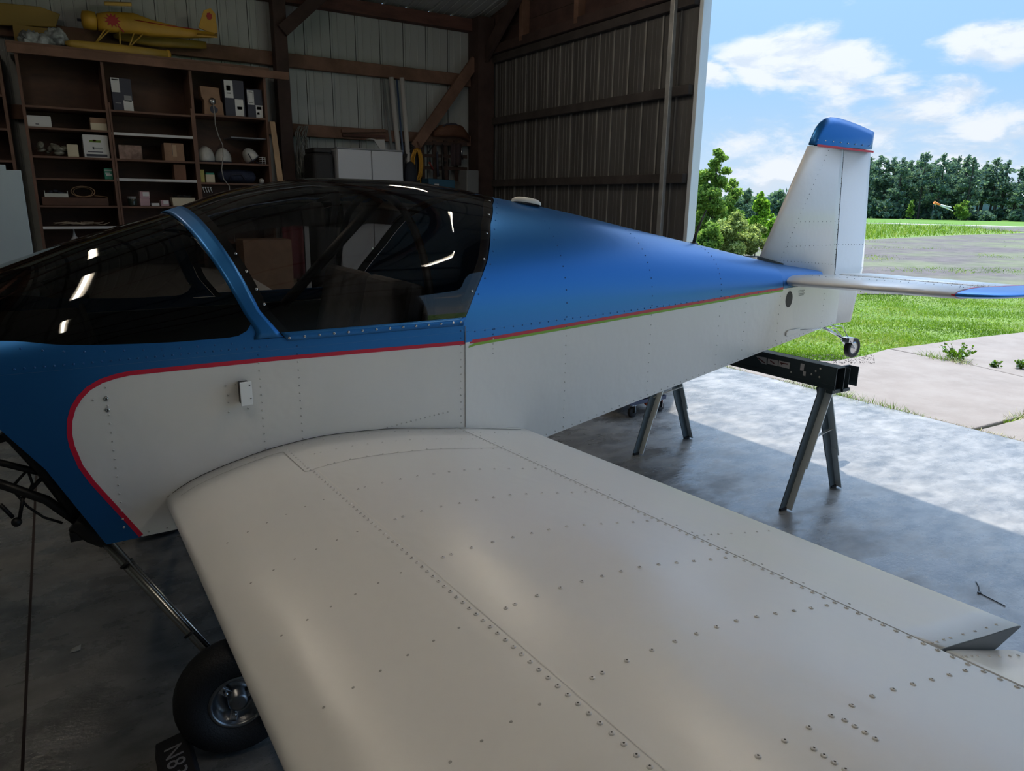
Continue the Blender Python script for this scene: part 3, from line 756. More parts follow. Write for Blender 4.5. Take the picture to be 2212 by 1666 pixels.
prof = [(1.0, 0.0), (1.03, .25), (.98, .6), (.8, .92), (.4, 1.0), (0.001, 1.0)]
vs = []; n = 28
for (r_, h_) in prof:
    for k in range(n):
        a = 2*pi*k/n; cx_, sx_ = cos(a), sin(a)
        vs.append(c0 + R @ Vector((.068*r_*math.copysign(abs(cx_)**.8, cx_), .04*r_*math.copysign(abs(sx_)**.8, sx_), .024*h_)))
b.add(vs, [(i*n+k, i*n+(k+1) % n, (i+1)*n+(k+1) % n, (i+1)*n+k) for i in range(len(prof)-1) for k in range(n)], True)
obj('antenna_puck', b, mat('white_plastic', (.62, .61, .57), .4), P)
a0 = Vector((2.885, YC, ZT(2.885)))
b = MB(); pa = [a0+Vector((0, 0, -.01)), a0+Vector((.012, 0, .05)), a0+Vector((.04, 0, .11)), a0+Vector((.075, 0, .175))]
b.tube(pa, [.011, .008, .006, .003], 8); b.ball(a0, (.035, .02, .012), 12)
obj('whip_antenna', b, blacktube, P)
# placard lines near the tail
b = MB()
for k in range(4): 
    for j in range(6 - k % 2): b.add([sideP(3.60+.012*j+.003*k, 1.178-.009*k, .0018), sideP(3.607+.012*j+.003*k, 1.178-.009*k, .0018), sideP(3.607+.012*j+.003*k, 1.1745-.009*k, .0018), sideP(3.60+.012*j+.003*k, 1.1745-.009*k, .0018)], [(0, 1, 2, 3)])
obj('placard', b, rivet_hole, F)
# rudder cable fairing and cable
b = MB(); b.prism([sideP(3.50, .925, .001), sideP(3.50, .945, .001), sideP(3.52, .955, .001), sideP(3.66, .955, .001), sideP(3.66, .935, .001), sideP(3.52, .918, .001)], (0, -.008, 0))
obj('cable_fairing', b, white_paint, F, bevel=.004)
b = MB().tube([(3.64, YC-hw(3.64)-.006, .945), (4.12, YC-.10, .905)], .0022, 6); obj('rudder_cable', b, steel, P)

# ---- tail: fin, rudder, stabiliser
def sect(xa, xb, t, n=18, nose=.35):
    """symmetric thin section: list of (x, half thickness)"""
    out = []
    for i in range(n+1):
        u = (i/n)**1.7; hh = t/2*(1-u*.55) if nose <= 0 else t/2*min(1, sqrt(max(0, 1-(1-min(u/nose, 1))**2))) if u < nose else t/2*(1-(u-nose)/(1-nose)*.55)
        out.append((xa+(xb-xa)*u, hh))
    return out
def foil(b, s0, s1, place, close=True, n=18):
    """s0,s1 = (xa,xb,thick,nose,span position)"""
    A = sect(*s0[:3], n=n, nose=s0[3]); B = sect(*s1[:3], n=n, nose=s1[3])
    for sg in (-1, 1):
        b.grid(lambda u, v: place((A if v < .5 else B)[round(u*n)][0], sg*(A if v < .5 else B)[round(u*n)][1], s0[4] if v < .5 else s1[4]), n, 1)
    for q, L in ((s0, A), (s1, B)):
        for i in range(n): b.add([place(L[i][0], -L[i][1], q[4]), place(L[i+1][0], -L[i+1][1], q[4]), place(L[i+1][0], L[i+1][1], q[4]), place(L[i][0], L[i][1], q[4])], [(0, 1, 2, 3)])
    for q in ((A, B),):
        a, c = A[-1], B[-1]; b.add([place(a[0], -a[1], s0[4]), place(a[0], a[1], s0[4]), place(c[0], c[1], s1[4]), place(c[0], -c[1], s1[4])], [(0, 1, 2, 3)])
    return b
pf = lambda x, t, z: (x, YC+t, z)
fin_m = white_paint
fin = obj('fin', foil(MB(), (3.345, 4.138, .075, .3, 1.20), (3.757, 4.080, .055, .3, 1.985), pf), fin_m, P)
obj('fin', foil(MB(), (3.365, 3.46, .05, .9, 1.375), (3.40, 3.46, .06, .9, 1.30), pf), fin_m, P) if False else None
b = foil(MB(), (4.141, 4.452, .034, 0, 1.27), (4.083, 4.370, .026, 0, 1.985), pf); foil(b, (4.134, 4.392, .034, 0, .915), (4.141, 4.452, .034, 0, 1.27), pf)
rud = obj('rudder', b, fin_m, P)
# fin tip cap
cap = [(3.762, 1.995), (3.785, 2.045), (3.81, 2.088), (3.84, 2.118), (3.88, 2.142), (3.93, 2.154), (4.0, 2.155), (4.10, 2.145), (4.22, 2.128), (4.36, 2.103), (4.385, 2.096), (4.382, 1.995)]
b = MB(); n = len(cap)
for sg in (-1, 1):
    mid = [(x*.0+x+(.012 if i < 5 else 0), YC+sg*(.026 if i in (0,) or i == n-1 and 0 else .026), z) for i, (x, z) in enumerate(cap)]
    inner = [(4.03+(x-4.03)*.86, YC+sg*.027, 1.995+(z-1.995)*.72) for x, z in cap]; edge = [(x, YC+sg*.004, z) for x, z in cap]
    inner[0] = (3.80, YC+sg*.025, 1.993); inner[-1] = (4.34, YC+sg*.016, 1.993)
    b.add(inner, [tuple(range(n))], True)
    for i in range(n-1): b.add([inner[i], inner[i+1], edge[i+1], edge[i]], [(0, 1, 2, 3)], True)
for i in range(n): j = (i+1) % n; b.add([(cap[i][0], YC-.004, cap[i][1]), (cap[j][0], YC-.004, cap[j][1]), (cap[j][0], YC+.004, cap[j][1]), (cap[i][0], YC+.004, cap[i][1])], [(0, 1, 2, 3)], True)
capo = obj('fin_tip', b, blue_paint, P)
b = MB()
for k in range(8): b.ball((3.80+.075*k, YC-.0285+.001*k, 2.02-.001*k), (.004, .003, .004), 8)
obj('tip_screws', b, screw_m, capo)
obj('red_stripe', MB().add([(3.80, YC-.0285, 1.983), (4.37, YC-.0245, 1.974), (4.37, YC-.0245, 1.986), (3.80, YC-.0285, 1.996)], [(0, 1, 2, 3)]).add([(3.85, YC+.0285, 1.983), (4.36, YC+.0245, 1.974), (4.36, YC+.0245, 1.986), (3.85, YC+.0285, 1.996)], [(0, 1, 2, 3)]), red_paint, fin)
b = MB()
def finrow(x0, z0, x1, z1, n, t=.034):
    for k in range(n+1):
        u = k/n; b.ball((x0+(x1-x0)*u, YC-t, z0+(z1-z0)*u), (.0026, .0016, .0026), 6)
finrow(3.58, 1.36, 3.90, 1.965, 22, .035); finrow(4.105, 1.30, 4.055, 1.965, 22, .031); finrow(3.72, 1.56, 4.09, 1.56, 9, .034); finrow(3.60, 1.43, 4.11, 1.43, 12, .036) if False else finrow(3.62, 1.42, 4.11, 1.42, 12, .036)
finrow(3.50, 1.345, 4.1, 1.30, 18, .037); finrow(4.16, 1.42, 4.43, 1.415, 9, .014)
obj('rivet_rows', b, rivet_hole, fin, kind='stuff')
# hinge line shadow
# fairing between deck and fin
b = MB(); nn = 24
def fair(u, v):
    X = 3.425+.57*u; th = pi*v; w = (hw(3.42)-.001-.042)*(1-u)**1.0+.042; h = (ZT(3.42)-ZL-.003-.066)*(1-u)**1.0+.066
    c, s_ = cos(th), sin(th); return (X, YC-w*math.copysign(abs(c)**(2/2.1), c), ZL+.0+h*max(s_, 0)**(2/2.1))
b.grid(fair, 20, 32); obj('tail_fairing', b, blue_paint, P)
obj('fairing_gap', MB().add([(3.37, YC-.030, 1.372), (3.60, YC-.037, 1.322), (3.60, YC-.037, 1.312), (3.37, YC-.030, 1.354)], [(0, 1, 2, 3)]), black_gap, fin)
# horizontal stabiliser
ZS = 1.232
def stab(sgn):
    pl = lambda x, t, y: (x, YC+sgn*(y), ZS+t+.018*(y-.1))
    s = obj('stabilizer', foil(MB(), (3.455, 4.02, .062, .25, .09), (3.60, 4.03, .05, .25, 1.005), pl), white_paint, P)
    e = obj('elevator', foil(MB(), (4.027, 4.36, .045, .1, .12), (4.037, 4.33, .038, .1, 1.005), pl), white_paint, P)
    b = MB(); n = 14; tipc = [(1.005, 3.60, 4.335), (1.045, 3.615, 4.335), (1.08, 3.645, 4.33), (1.13, 3.70, 4.325), (1.17, 3.78, 4.32), (1.20, 3.90, 4.31), (1.215, 4.05, 4.29)]
    hs = [.05, .049, .045, .038, .028, .016, .004]
    rows = [[(pl(x, sg*h_, y)) for sg in (-1, 1) for (x, h_) in sect(xa, xb, hs[i], n, .3)] for i, (y, xa, xb) in enumerate(tipc)]
    N = 2*(n+1)
    for i in range(len(rows)-1):
        A, B = rows[i], rows[i+1]
        for k in list(range(n))+list(range(n+1, N-1)): b.add([A[k], A[k+1], B[k+1], B[k]], [(0, 1, 2, 3)], True)
    obj('stabilizer_tip', b, blue_paint, s)
    b = MB(); obj('red_stripe', foil(MB(), (3.597, 4.33, .0515, .3, .992), (3.599, 4.33, .0515, .3, 1.008), pl), red_paint, s)
    b = MB()
    def row(xa, ya, xb, yb, n_, t): 
        for k in range(n_+1):
            u = k/n_; p = pl(xa+(xb-xa)*u, t, ya+(yb-ya)*u); b.ball(p, (.0026, .0026, .0015), 6)
    row(3.99, .12, 4.0, .97, 34, .018); row(3.66, .15, 3.76, .95, 20, .0305); row(4.07, .14, 4.07, .97, 30, .019); row(3.7, .96, 4.0, .97, 9, .024)
    obj('rivet_rows', b, rivet_hole, s, kind='stuff')
    return s
stab(-1); stab(1)
# tail spring and tail wheel
tw = thing('x', None, None); bpy.data.objects.remove(tw)
b = MB().tube([(4.10, YC-.0, .905), (4.36, YC-.0, .80)], .009, 8).tube([(4.10, YC+.03, .93), (4.25, YC+.03, .895), (4.38, YC+.02, .80)], .004, 6).tube([(4.13, YC-.05, .915), (4.24, YC-.05, .905), (4.38, YC-.02, .80)], .003, 6)
obj('tail_spring', b, steel, P)
tl = MB().box((4.385, YC-.01, .795), (.05, .05, .035)).beam((4.38, YC-.03, .79), (4.44, YC-.035, .735), .02, .008).beam((4.38, YC+.03, .79), (4.44, YC+.025, .735), .02, .008)
twf = obj('tail_wheel_fork', tl, steel, P, bevel=.003)
rw = .068
tire = MB().lathe([(.04, -.014), (.055, -.020), (.066, -.017), (.068, -.008), (.068, .008), (.066, .017), (.055, .020), (.04, .014)], (4.452, YC-.005, .735), (0, 1, 0), 28)
to = obj('tail_wheel', tire, rubber, P)
obj('rim', MB().lathe([(.006, -.017), (.03, -.012), (.041, -.015), (.041, .015), (.03, .012), (.006, .017)], (4.452, YC-.005, .735), (0, 1, 0), 24).cyl((4.452, YC-.03, .735), (4.452, YC+.02, .735), .006), steel, to)

# ---- engine mount, gear leg, main wheels
em = MB(); Yn = YC-.41
T_ = lambda x, y, Y=2.33: tuple(ony(x, y, Y))
em.tube([T_(12, 930), T_(90, 1015), T_(190, 1145)], .017, 8)
em.tube([T_(185, 1140), T_(100, 1080), T_(-30, 1035)], .014, 8)
em.tube([T_(90, 1022), T_(-30, 992)], .010, 8)
em.tube([T_(98, 1025), T_(50, 1075)], .0065, 8).tube([T_(55, 1020), T_(28, 1050)], .004, 6)
em.tube([T_(-20, 955), T_(15, 945), T_(45, 965)], .012, 8)
obj('engine_mount', em, blacktube, P)
hs_ = MB().tube([T_(28, 1060), T_(60, 1095), T_(95, 1118), T_(135, 1130)], .004, 6).tube([T_(50, 1075), T_(42, 1120)], .005, 6); hs_.ball(T_(36, 1128), .014, 10); hs_.tube([T_(0, 1090), T_(28, 1118)], .006, 8)
hs_.tube([T_(62, 1022), T_(70, 1045), T_(62, 1065)], .004, 6)
obj('hose', hs_, blacktube, P)
nd = MB().tube([T_(160, 1128, 2.32), T_(205, 1150, 2.31), T_(232, 1172, 2.30)], [.028, .036, .022], 10).box(T_(180, 1150, 2.32), (.07, .05, .03))
obj('gear_socket', nd, blacktube, P, bevel=.003)
p_top = Vector(T_(222, 1162, 2.30)); p_bot = Vector((.268, 2.085, .30)); d = (p_bot-p_top).normalized()
p_bot = Vector(ony(452, 1412, 2.10)); p_ax = Vector((.31, 2.12, .178))
gl = MB().tube([p_top, p_bot, p_bot+(p_bot-p_top)*.25, p_ax], [.0175, .0135, .013, .012], 12)
leg = obj('gear_leg', gl, mat('polished_leg', (.42, .41, .39), .25, metal=1), P, label='steel rod landing gear leg')
br = MB().tube([p_top+Vector((.012, -.03, .05)), p_top+Vector((.02, -.035, .0)), p_top+(p_bot-p_top)*.25+Vector((.012, -.018, .004)), p_bot+Vector((.012, -.016, .002))], .0035, 6)
br.tube([p_top+(p_bot-p_top)*.2+Vector((.02, -.02, .004)), p_bot+Vector((.02, -.018, .002))], .0035, 6)
obj('brake_line', br, steel, leg)
bd = MB()
for t in (.22, .82): c = p_top+(p_bot-p_top)*t; q = (p_bot-p_top).normalized(); bd.cyl(c-q*.004, c+q*.004, .021, n=12)
obj('zip_tie', bd, blacktube, leg)
def main_wheel(cx, cy, cz, sgn):
    ax = Vector((.12*1, sgn*-1*-1, 0)); ax = Vector((-.10, sgn, .03)).normalized()
    R_ = .178; hwid = .062
    prof = [(.085, hwid*.72), (.10, hwid*.92), (.13, hwid), (.158, hwid*.9), (.172, hwid*.6), (.178, hwid*.25), (.178, -hwid*.25), (.172, -hwid*.6), (.158, -hwid*.9), (.13, -hwid), (.10, -hwid*.92), (.085, -hwid*.72)]
    w_ = obj('main_wheel', MB().lathe(prof, (cx, cy, cz), ax, 40), rubber, P)
    b = MB().lathe([(.085, hwid*.74), (.078, hwid*.80), (.072, hwid*.70), (.066, hwid*.1), (.03, hwid*.1), (.028, hwid*.75), (.02, hwid*.8), (.001, hwid*.8)], (cx, cy, cz), ax, 32)
    b.lathe([(.085, -hwid*.74), (.078, -hwid*.8), (.03, -hwid*.3), (.001, -hwid*.3)], (cx, cy, cz), ax, 32)
    obj('rim', b, mat('dull_rim', (.30, .31, .33), .3, metal=1), w_)
    b = MB(); u = ax.orthogonal().normalized(); v = ax.cross(u)
    for k in range(3):
        a = 2*pi*k/3+.5; dd = u*cos(a)+v*sin(a); c = Vector((cx, cy, cz))
        b.beam(c+dd*.02+ax*hwid*.3, c+dd*.068+ax*hwid*.45, .022, .012, up=ax); b.ball(c+dd*.045+ax*hwid*.6, .008, 8)
    obj('hub_spokes', b, steel, w_, bevel=.002)
    return w_
main_wheel(.312, 2.03, .178, -1); main_wheel(.312, 3.73, .178, 1)
q = MB().tube([(p_top.x, 2*YC-p_top.y, p_top.z), (p_ax.x, 3.66, p_ax.z)], [.0175, .012], 12); obj('gear_leg', q, MATS['polished_leg'], P)
# ================================================================ SAWHORSE UNDER THE TAIL
horse_m = mat('dark_green_steel', (.045, .065, .075), .4, metal=.3)
horse_g = mat('slate_leg_steel', (.11, .145, .165), .4, metal=.2)
horse_l = mat('grey_steel_edge', (.70, .76, .77), .4, metal=.4)
zinc = mat('zinc_brace', (.5, .5, .47), .45, metal=.5)
SH = thing('sawhorse', 'dark green folding metal sawhorse carrying the airplane tail', 'sawhorse', (3.5, 2.85, 0))
bm_ = MB().bb(3.455, 3.46, 2.19, 3.62, .69, .815).bb(3.455, 3.535, 2.19, 3.62, .81, .815).bb(3.53, 3.535, 2.19, 3.62, .69, .815).bb(3.455, 3.47, 2.19, 3.62, .69, .695)
bm_.bb(3.452, 3.455, 2.19, 3.62, .71, .716)
beam_ = obj('beam', bm_, horse_m, SH, bevel=.002)
lm = mat('label_white', (.5, .49, .5), .6); lr = mat('label_red', (.12, .03, .03), .6)
b = MB(); c_ = MB(); XB = 3.4515
def onb(x, y): q = onx(x, y, XB); return q[1], q[2]
for pts_ in (((1633, 769), (1656, 773), (1656, 788), (1645, 785)), ((1659, 775), (1681, 779), (1680, 791), (1658, 786)), ((1683, 779), (1707, 784), (1705, 797), (1681, 791)), ((1730, 785), (1738, 787), (1736, 801), (1728, 800)), ((1735, 802), (1741, 803), (1740, 813), (1734, 811))):
    b = MB().prism([(XB, *onb(*p_)) for p_ in pts_], (-.0006, 0, 0)); obj('sticker', b, lm, beam_)
for (a0_, a1_) in (((1637, 773), (1652, 784)), ((1664, 779), (1673, 786)), ((1686, 784), (1702, 787)), ((1688, 788), (1690, 784))):
    c_.beam((XB-.001, *onb(*a0_)), (XB-.001, *onb(*a1_)), .007, .0006, up=(1, 0, 0))
obj('sticker_picture', c_, lr, beam_)
b = MB()
for q_ in ((1762, 802), (1753, 809), (1772, 797), (1770, 815), (1709, 804)): y, z = onb(*q_); b.ball((3.4515, y, z), (.002, .006, .006), 8)
obj('bolt', b, zinc, beam_)
b = MB().bb(3.535, 3.60, 2.19, 2.24, .672, .690).bb(3.575, 3.58, 2.19, 2.25, .675, .80).bb(3.575, 3.66, 2.245, 2.25, .69, .80).bb(3.655, 3.66, 2.19, 2.25, .69, .80).bb(3.455, 3.60, 2.20, 2.24, .668, .69)
obj('lumber_bracket', b, horse_m, SH, bevel=.002)
def hleg(x0, y0, x1, y1, yt):
    a = Vector((x0, y0, .69)); c = Vector((x1, y1, .008)); d = c-a
    l = obj('leg', MB().beam(a, a+d*.66, .062, .008, up=(0, 1, 0)).beam(a+d*.6, c, .054, .006, up=(0, 1, 0)), horse_g, SH, bevel=.001)
    s_ = 1
    o_ = Vector((.031, 0, 0))
    obj('flange', MB().beam(a+o_+Vector((0, -.022, 0)), a+d*.66+o_+Vector((0, -.022, 0)), .006, .05, up=(0, 1, 0)).beam(a+d*.6+o_*.85+Vector((0, -.02, 0)), c+o_*.85+Vector((0, -.02, 0)), .005, .042, up=(0, 1, 0)), horse_l, l)
    obj('foot', MB().box((x1+.004, y1+.0, .008), (.052, .016, .016)), rubber, l, bevel=.003)
hleg(3.49, 2.28, 3.27, 2.29, 0); hleg(3.505, 2.31, 3.82, 2.35, 0); hleg(3.49, 3.48, 3.17, 3.39, 0); hleg(3.505, 3.50, 3.73, 3.47, 0)
for (y, xa, xb) in ((2.315, 3.385, 3.655), (3.45, 3.34, 3.615)):
    obj('spreader', MB().beam((xa, y-.01, .37), (xa+(xb-xa)*.55, y-.014, .395), .004, .022, up=(0, 1, 0)).beam((xa+(xb-xa)*.42, y-.018, .392), (xb, y-.01, .41), .004, .018, up=(0, 1, 0)), zinc, SH)
tag_ = obj('wood_block', MB().bb(3.47, 3.52, 2.74, 2.86, .8155, .872), mat('tan_wood', (.42, .28, .16), .7, nscale=6, namt=.3, stretch=(1, 4, 1)), None, label='wood block between the sawhorse beam and airplane tail', category='block', bevel=.003)

# ================================================================ DOLLY BEHIND THE TAIL
c1 = Vector(onz(1365, 901)); c2 = Vector(onz(1424, 888))
DL = thing('dolly', 'low wheeled dolly with grey tray and orange clamp on the floor behind the sawhorse', 'dolly', (c1.x+.1, c1.y+.15, 0))
u = (c2-c1); u.z = 0; Ld = u.length; u.normalize(); w = Vector((-u.y, u.x, 0))
if w.y < 0: w = -w
for k, c in enumerate((c1, c2, c1+w*.42, c2+w*.42)):
    c = Vector((c.x, c.y, 0))
    t_ = obj('caster', MB().lathe([(.006, -.016), (.036, -.016), (.042, -.010), (.042, .010), (.036, .016), (.006, .016)], c+Vector((0, 0, .042)), w, 20), rubber, DL)
    obj('fork', MB().beam(c+w*-.02+Vector((0, 0, .04)), c+w*-.02+Vector((0, 0, .10)), .004, .028, up=w).beam(c+w*.02+Vector((0, 0, .04)), c+w*.02+Vector((0, 0, .10)), .004, .028, up=w).box(c+Vector((0, 0, .10)), (.05, .05, .006)), steel, t_)
fr_ = MB()
for q in (0, .42): fr_.beam(c1+w*q+u*-.05+Vector((0, 0, .118)), c2+w*q+u*.05+Vector((0, 0, .118)), .045, .032)
obj('frame', fr_, mat('dusty_blue_frame', (.06, .07, .12), .6), DL, bevel=.003)
obj('wood_rail', MB().beam(c1+u*.06+w*.03+Vector((0, 0, .128)), c2-u*.05+w*.03+Vector((0, 0, .128)), .03, .03), MATS['tan_wood'], DL, bevel=.002)
obj('tray', MB().beam(c1+w*.2+u*-.06+Vector((0, 0, .18)), c2+w*.2+u*.06+Vector((0, 0, .18)), .46, .07), mat('grey_tray', (.16, .17, .17), .5), DL, bevel=.008)
obj('clamp', MB().beam(ony(1396, 876, 4.12), ony(1408, 858, 4.12), .05, .03, up=(0, 1, 0)).beam(ony(1402, 868, 4.10), ony(1416, 862, 4.10), .04, .03, up=(0, 1, 0)), mat('orange_plastic', (.8, .12, .03), .45), DL, bevel=.004)

# ================================================================ FLOOR BITS
b = MB().tube([(-.23, 4.6, .001), (-.24, 3.9, .001), (-.25, 3.2, .001), (-.27, 2.2, .001), (-.28, .5, .001)], .004, 4)
obj('trim_17', MB().add([(-.238, 8.0, .0012), (-.222, 8.0, .0012), (-.266, 1.0, .0012), (-.273, 1.0, .0012)], [(0, 1, 2, 3)]), mat('floor_joint_filler', (.03, .015, .012), .8), kind='structure', origin=(0, 0, 0))
z1, z2, z3 = onz(2115, 1281, .003), onz(2172, 1310, .003), onz(2108, 1256, .003)
b = MB().tube([z1, Vector(z2)], .0022, 6).tube([z1, Vector(z1)*.55+Vector(z3)*.45+Vector((.012, -.0, 0)), z3], .0018, 6).box(Vector(z1)+Vector((0, 0, .002)), (.014, .01, .006))
obj('cable_tie', b, blacktube, None, label='black cut cable tie lying on the shaded floor beyond the flap', category='cable tie')
sc_ = Vector(onz(163, 1405))
obj('paper_scrap', MB().add([sc_+Vector(q) for q in ((-.018, -.01, .002), (.016, -.014, .004), (.02, .010, .012), (-.01, .013, .003))], [(0, 1, 2, 3)]), mat('paper', (.45, .45, .42), .8), None, solid=.001, label='tiny crumpled paper scrap on the dark floor left of the gear leg', category='paper scrap')
CH = thing('wheel_chock', 'black wheel chock lettered N830 on the floor ahead of the main wheel', 'wheel chock', (.13, 1.92, 0))
chm = mat('black_chock', (.012, .011, .013), .55)
obj('body', MB().prism([(.075, 2.10, .0), (.081, 2.10, .048), (.167, 2.10, .062), (.183, 2.10, .0)], (0, -.38, 0)), chm, CH, bevel=.004)
fc = bpy.data.curves.new('lettering', 'FONT'); fc.body = 'N830'; fc.size = .072; fc.extrude = .0006; fc.space_character = 1.1
fo = bpy.data.objects.new('tmp_text', fc); COL.objects.link(fo)
bpy.context.view_layer.update()
me = bpy.data.meshes.new_from_object(fo.evaluated_get(bpy.context.evaluated_depsgraph_get())); bpy.data.objects.remove(fo)
me.materials.clear(); me.materials.append(mat('chalk_white', (.26, .26, .28), .7))
lo = bpy.data.objects.new('lettering', me); COL.objects.link(lo); lo.parent = CH
ex = Vector((0, -1, 0)); ey = Vector((.9883, 0, .1523)).normalized(); ez = ex.cross(ey)
if ez.z < 0: ez = -ez
lo.matrix_local = Matrix.Translation(Vector((.099, 2.055, .0525))-WO[CH.name]) @ Matrix((ex, ey, ez)).transposed().to_4x4()

# ================================================================ BOOKCASE AND ITS CONTENTS
ply = mat('brown_plywood', (.095, .04, .022), .6, nscale=2.5, namt=.45, stretch=(1, 1, 2.5))
ply_e = mat('board_edge', (.16, .085, .058), .7, nscale=5, namt=.3)
white_edge = mat('white_shelf_edging', (.55, .56, .58), .5)
SF = 8.05
BC = thing('bookcase', 'tall brown plywood bookcase of three bays filling the back wall', 'shelving', (1.0, 8.25, 0))
obj('back_panel', MB().bb(-.06, 2.08, 8.462, 8.475, 0, 2.93), ply, BC)
for x in (-.055, .60, 1.355, 2.065): obj('upright', MB().bb(x-.012, x+.012, SF, 8.46, 0, 2.93), ply_e, BC)
for x in (.622, 1.335): obj('face_frame', MB().bb(x-.008, x+.008, SF-.006, SF+.02, 0, 2.5), ply_e, BC)
obj('top_board', MB().bb(-.12, 2.12, SF-.01, 8.46, 2.925, 2.95), ply_e, BC)
obj('top_rail', MB().bb(-.12, 2.31, SF-.045, SF-.012, 2.85, 2.925), timber_l, BC, bevel=.004)
bays = ((-.043, .588, [(2.43, 0), (2.25, 0), (2.0, 0), (1.805, 0), (1.56, 0), (1.365, 1), (1.05, 0), (.75, 0), (.4, 0)]),
        (.612, 1.343, [(2.44, 0), (2.235, 1), (2.0, 0), (1.815, 1), (1.56, 0), (1.3, 0), (1.0, 0), (.6, 0)]),
        (1.367, 2.053, [(2.46, 0), (2.0, 0), (1.80, 0), (1.5, 0), (1.2, 0), (.8, 0)]))
for x0, x1, zs in bays:
    for z, e in zs:
        s_ = obj('shelf', MB().bb(x0, x1, SF+.005, 8.46, z-.018, z), ply_e, BC)
        if e: obj('white_edging', MB().bb(x0, x1, SF-.004, SF+.0045, z-.020, z+.004), white_edge, s_)
s_ = obj('shelf', MB().bb(1.70, 2.053, SF+.05, 8.46, 2.25, 2.262), mat('grey_shelf', (.16, .17, .20), .5), BC)
B2 = thing('bookcase', 'end of a second brown bookcase at the far left frame edge', 'shelving', (-.6, 8.25, 0))
for x in (-1.1, -.19): obj('upright', MB().bb(x-.012, x+.012, SF, 8.46, 0, 2.9), ply_e, B2)
obj('back_panel', MB().bb(-1.1, -.18, 8.462, 8.475, 0, 2.9), ply, B2)
for z in (2.88, 2.5, 2.22, 1.95, 1.7, 1.4, 1.1, .7): obj('shelf', MB().bb(-1.088, -.202, SF+.005, 8.46, z-.018, z), ply_e, B2)

card = mat('cardboard', (.30, .185, .12), .8, nscale=9, namt=.2)
pap_w = mat('white_card', (.58, .60, .62), .6); cream = mat('cream_card', (.55, .50, .38), .6); dk = mat('dark_print', (.03, .035, .06), .6)
green_b = mat('green_box', (.02, .22, .15), .5); pink = mat('pink_card', (.42, .28, .32), .6)
def cartoon(name, label, cat, x0, x1, z0, z1, m, depth=.2, y=SF+.05, lid=True, group=None, rz=0):
    t = thing(name, label, cat, ((x0+x1)/2, y+depth/2, z0), group, rz)
    w_ = x1-x0
    obj('body', MB().bb(-w_/2, w_/2, -depth/2, depth/2, .001, z1-z0), m, t, local=True, bevel=.003)
    if lid: obj('flap', MB().bb(-w_/2+.004, w_/2-.004, -depth/2+.003, -.002, z1-z0, z1-z0+.003).bb(-w_/2+.004, w_/2-.004, .002, depth/2-.003, z1-z0, z1-z0+.003), m, t, local=True)
    return t
def fronts(t, rects, m, name='print'):
    """flat print on the front face: rects in fractions of the face"""
    body = [c for c in t.children if c.name.startswith('body')][0]; xs_ = [v.co.x for v in body.data.vertices]; ys_ = min(v.co.y for v in body.data.vertices); zs_ = [v.co.z for v in body.data.vertices]
    a, b_ = min(xs_), max(xs_); c, d_ = min(zs_), max(zs_); q = MB()
    for (u0, v0, u1, v1) in rects: q.bb(a+(b_-a)*u0, a+(b_-a)*u1, ys_-.0012, ys_-.0004, c+(d_-c)*v0, c+(d_-c)*v1)
    o = obj(name, q, m, t, local=True); return o
t = cartoon('carton', 'plain white carton at the left of the second shelf', 'box', -.045, .14, 2.25, 2.345, pap_w); fronts(t, [(.33, .22, .48, .30)], dk)
t = cartoon('carton', 'small cream and brown carton right of the plain white carton', 'box', .45, .585, 2.25, 2.36, card); fronts(t, [(0, 0, 1, .58)], cream)
t = cartoon('carton', 'white carton with green logo and dark banner, left bay', 'box', .37, .58, 2.0, 2.205, pap_w, .22)
fronts(t, [(.25, .68, .70, .78)], mat('logo_green', (.12, .2, .02), .6)); fronts(t, [(.08, .05, .9, .16), (.15, .24, .75, .28), (.35, .36, .42, .48)], dk); fronts(t, [(.44, .38, .75, .46)], mat('logo_grey', (.3, .32, .34), .6)); fronts(t, [(.4, .73, .52, .8)], mat('logo_red', (.3, .03, .02), .6))
t = cartoon('carton', 'beige carton beside the bag of parts, left bay', 'box', .235, .325, 2.0, 2.11, cream, .12)
t = cartoon('carton', 'small green carton at right end of the left bay', 'box', .515, .585, 1.805, 1.905, green_b, .12); fronts(t, [(.05, .8, .98, .9), (.2, .35, .9, .5), (.1, .55, .7, .62)], pap_w)
t = cartoon('carton', 'open brown cardboard carton in the middle bay', 'box', 1.06, 1.24, 2.0, 2.165, card, .2); fronts(t, [(.42, .25, .62, .92)], mat('torn_card', (.42, .30, .2), .8)); fronts(t, [(.40, .35, .42, 1)], dk)
t = cartoon('carton', 'brown carton under the open cardboard carton, middle bay', 'box', 1.13, 1.24, 1.815, 1.965, mat('dull_brown_card', (.16, .08, .05), .8), .15)
t = cartoon('packet', 'crumpled pink and clear packet in the middle bay', 'packet', .66, .86, 2.0, 2.13, mat('pinkish_plastic', (.30, .20, .17), .4, nscale=14, namt=.5, col2=(.12, .07, .05)), .1, lid=False)
for k, (x0, x1, z0, z1, mm, nm) in enumerate(((.80, .885, 1.635, 1.70, pink, 'pink and white box on top of the stack of two, middle bay'), (.795, .88, 1.561, 1.634, pink, 'pink box at the bottom of the stack of two, middle bay'),
                               (.895, .965, 1.561, 1.59, pap_w, 'flat white box between the pink boxes, middle bay'), (.98, 1.055, 1.561, 1.62, pink, 'pale pink box left of the cream tub, middle bay'))):
    t = cartoon('carton', nm, 'box', x0, x1, z0, z1, mm, .1, lid=False)
    if k in (0, 3): fronts(t, [(.3, .3, .95, .9)], pap_w)
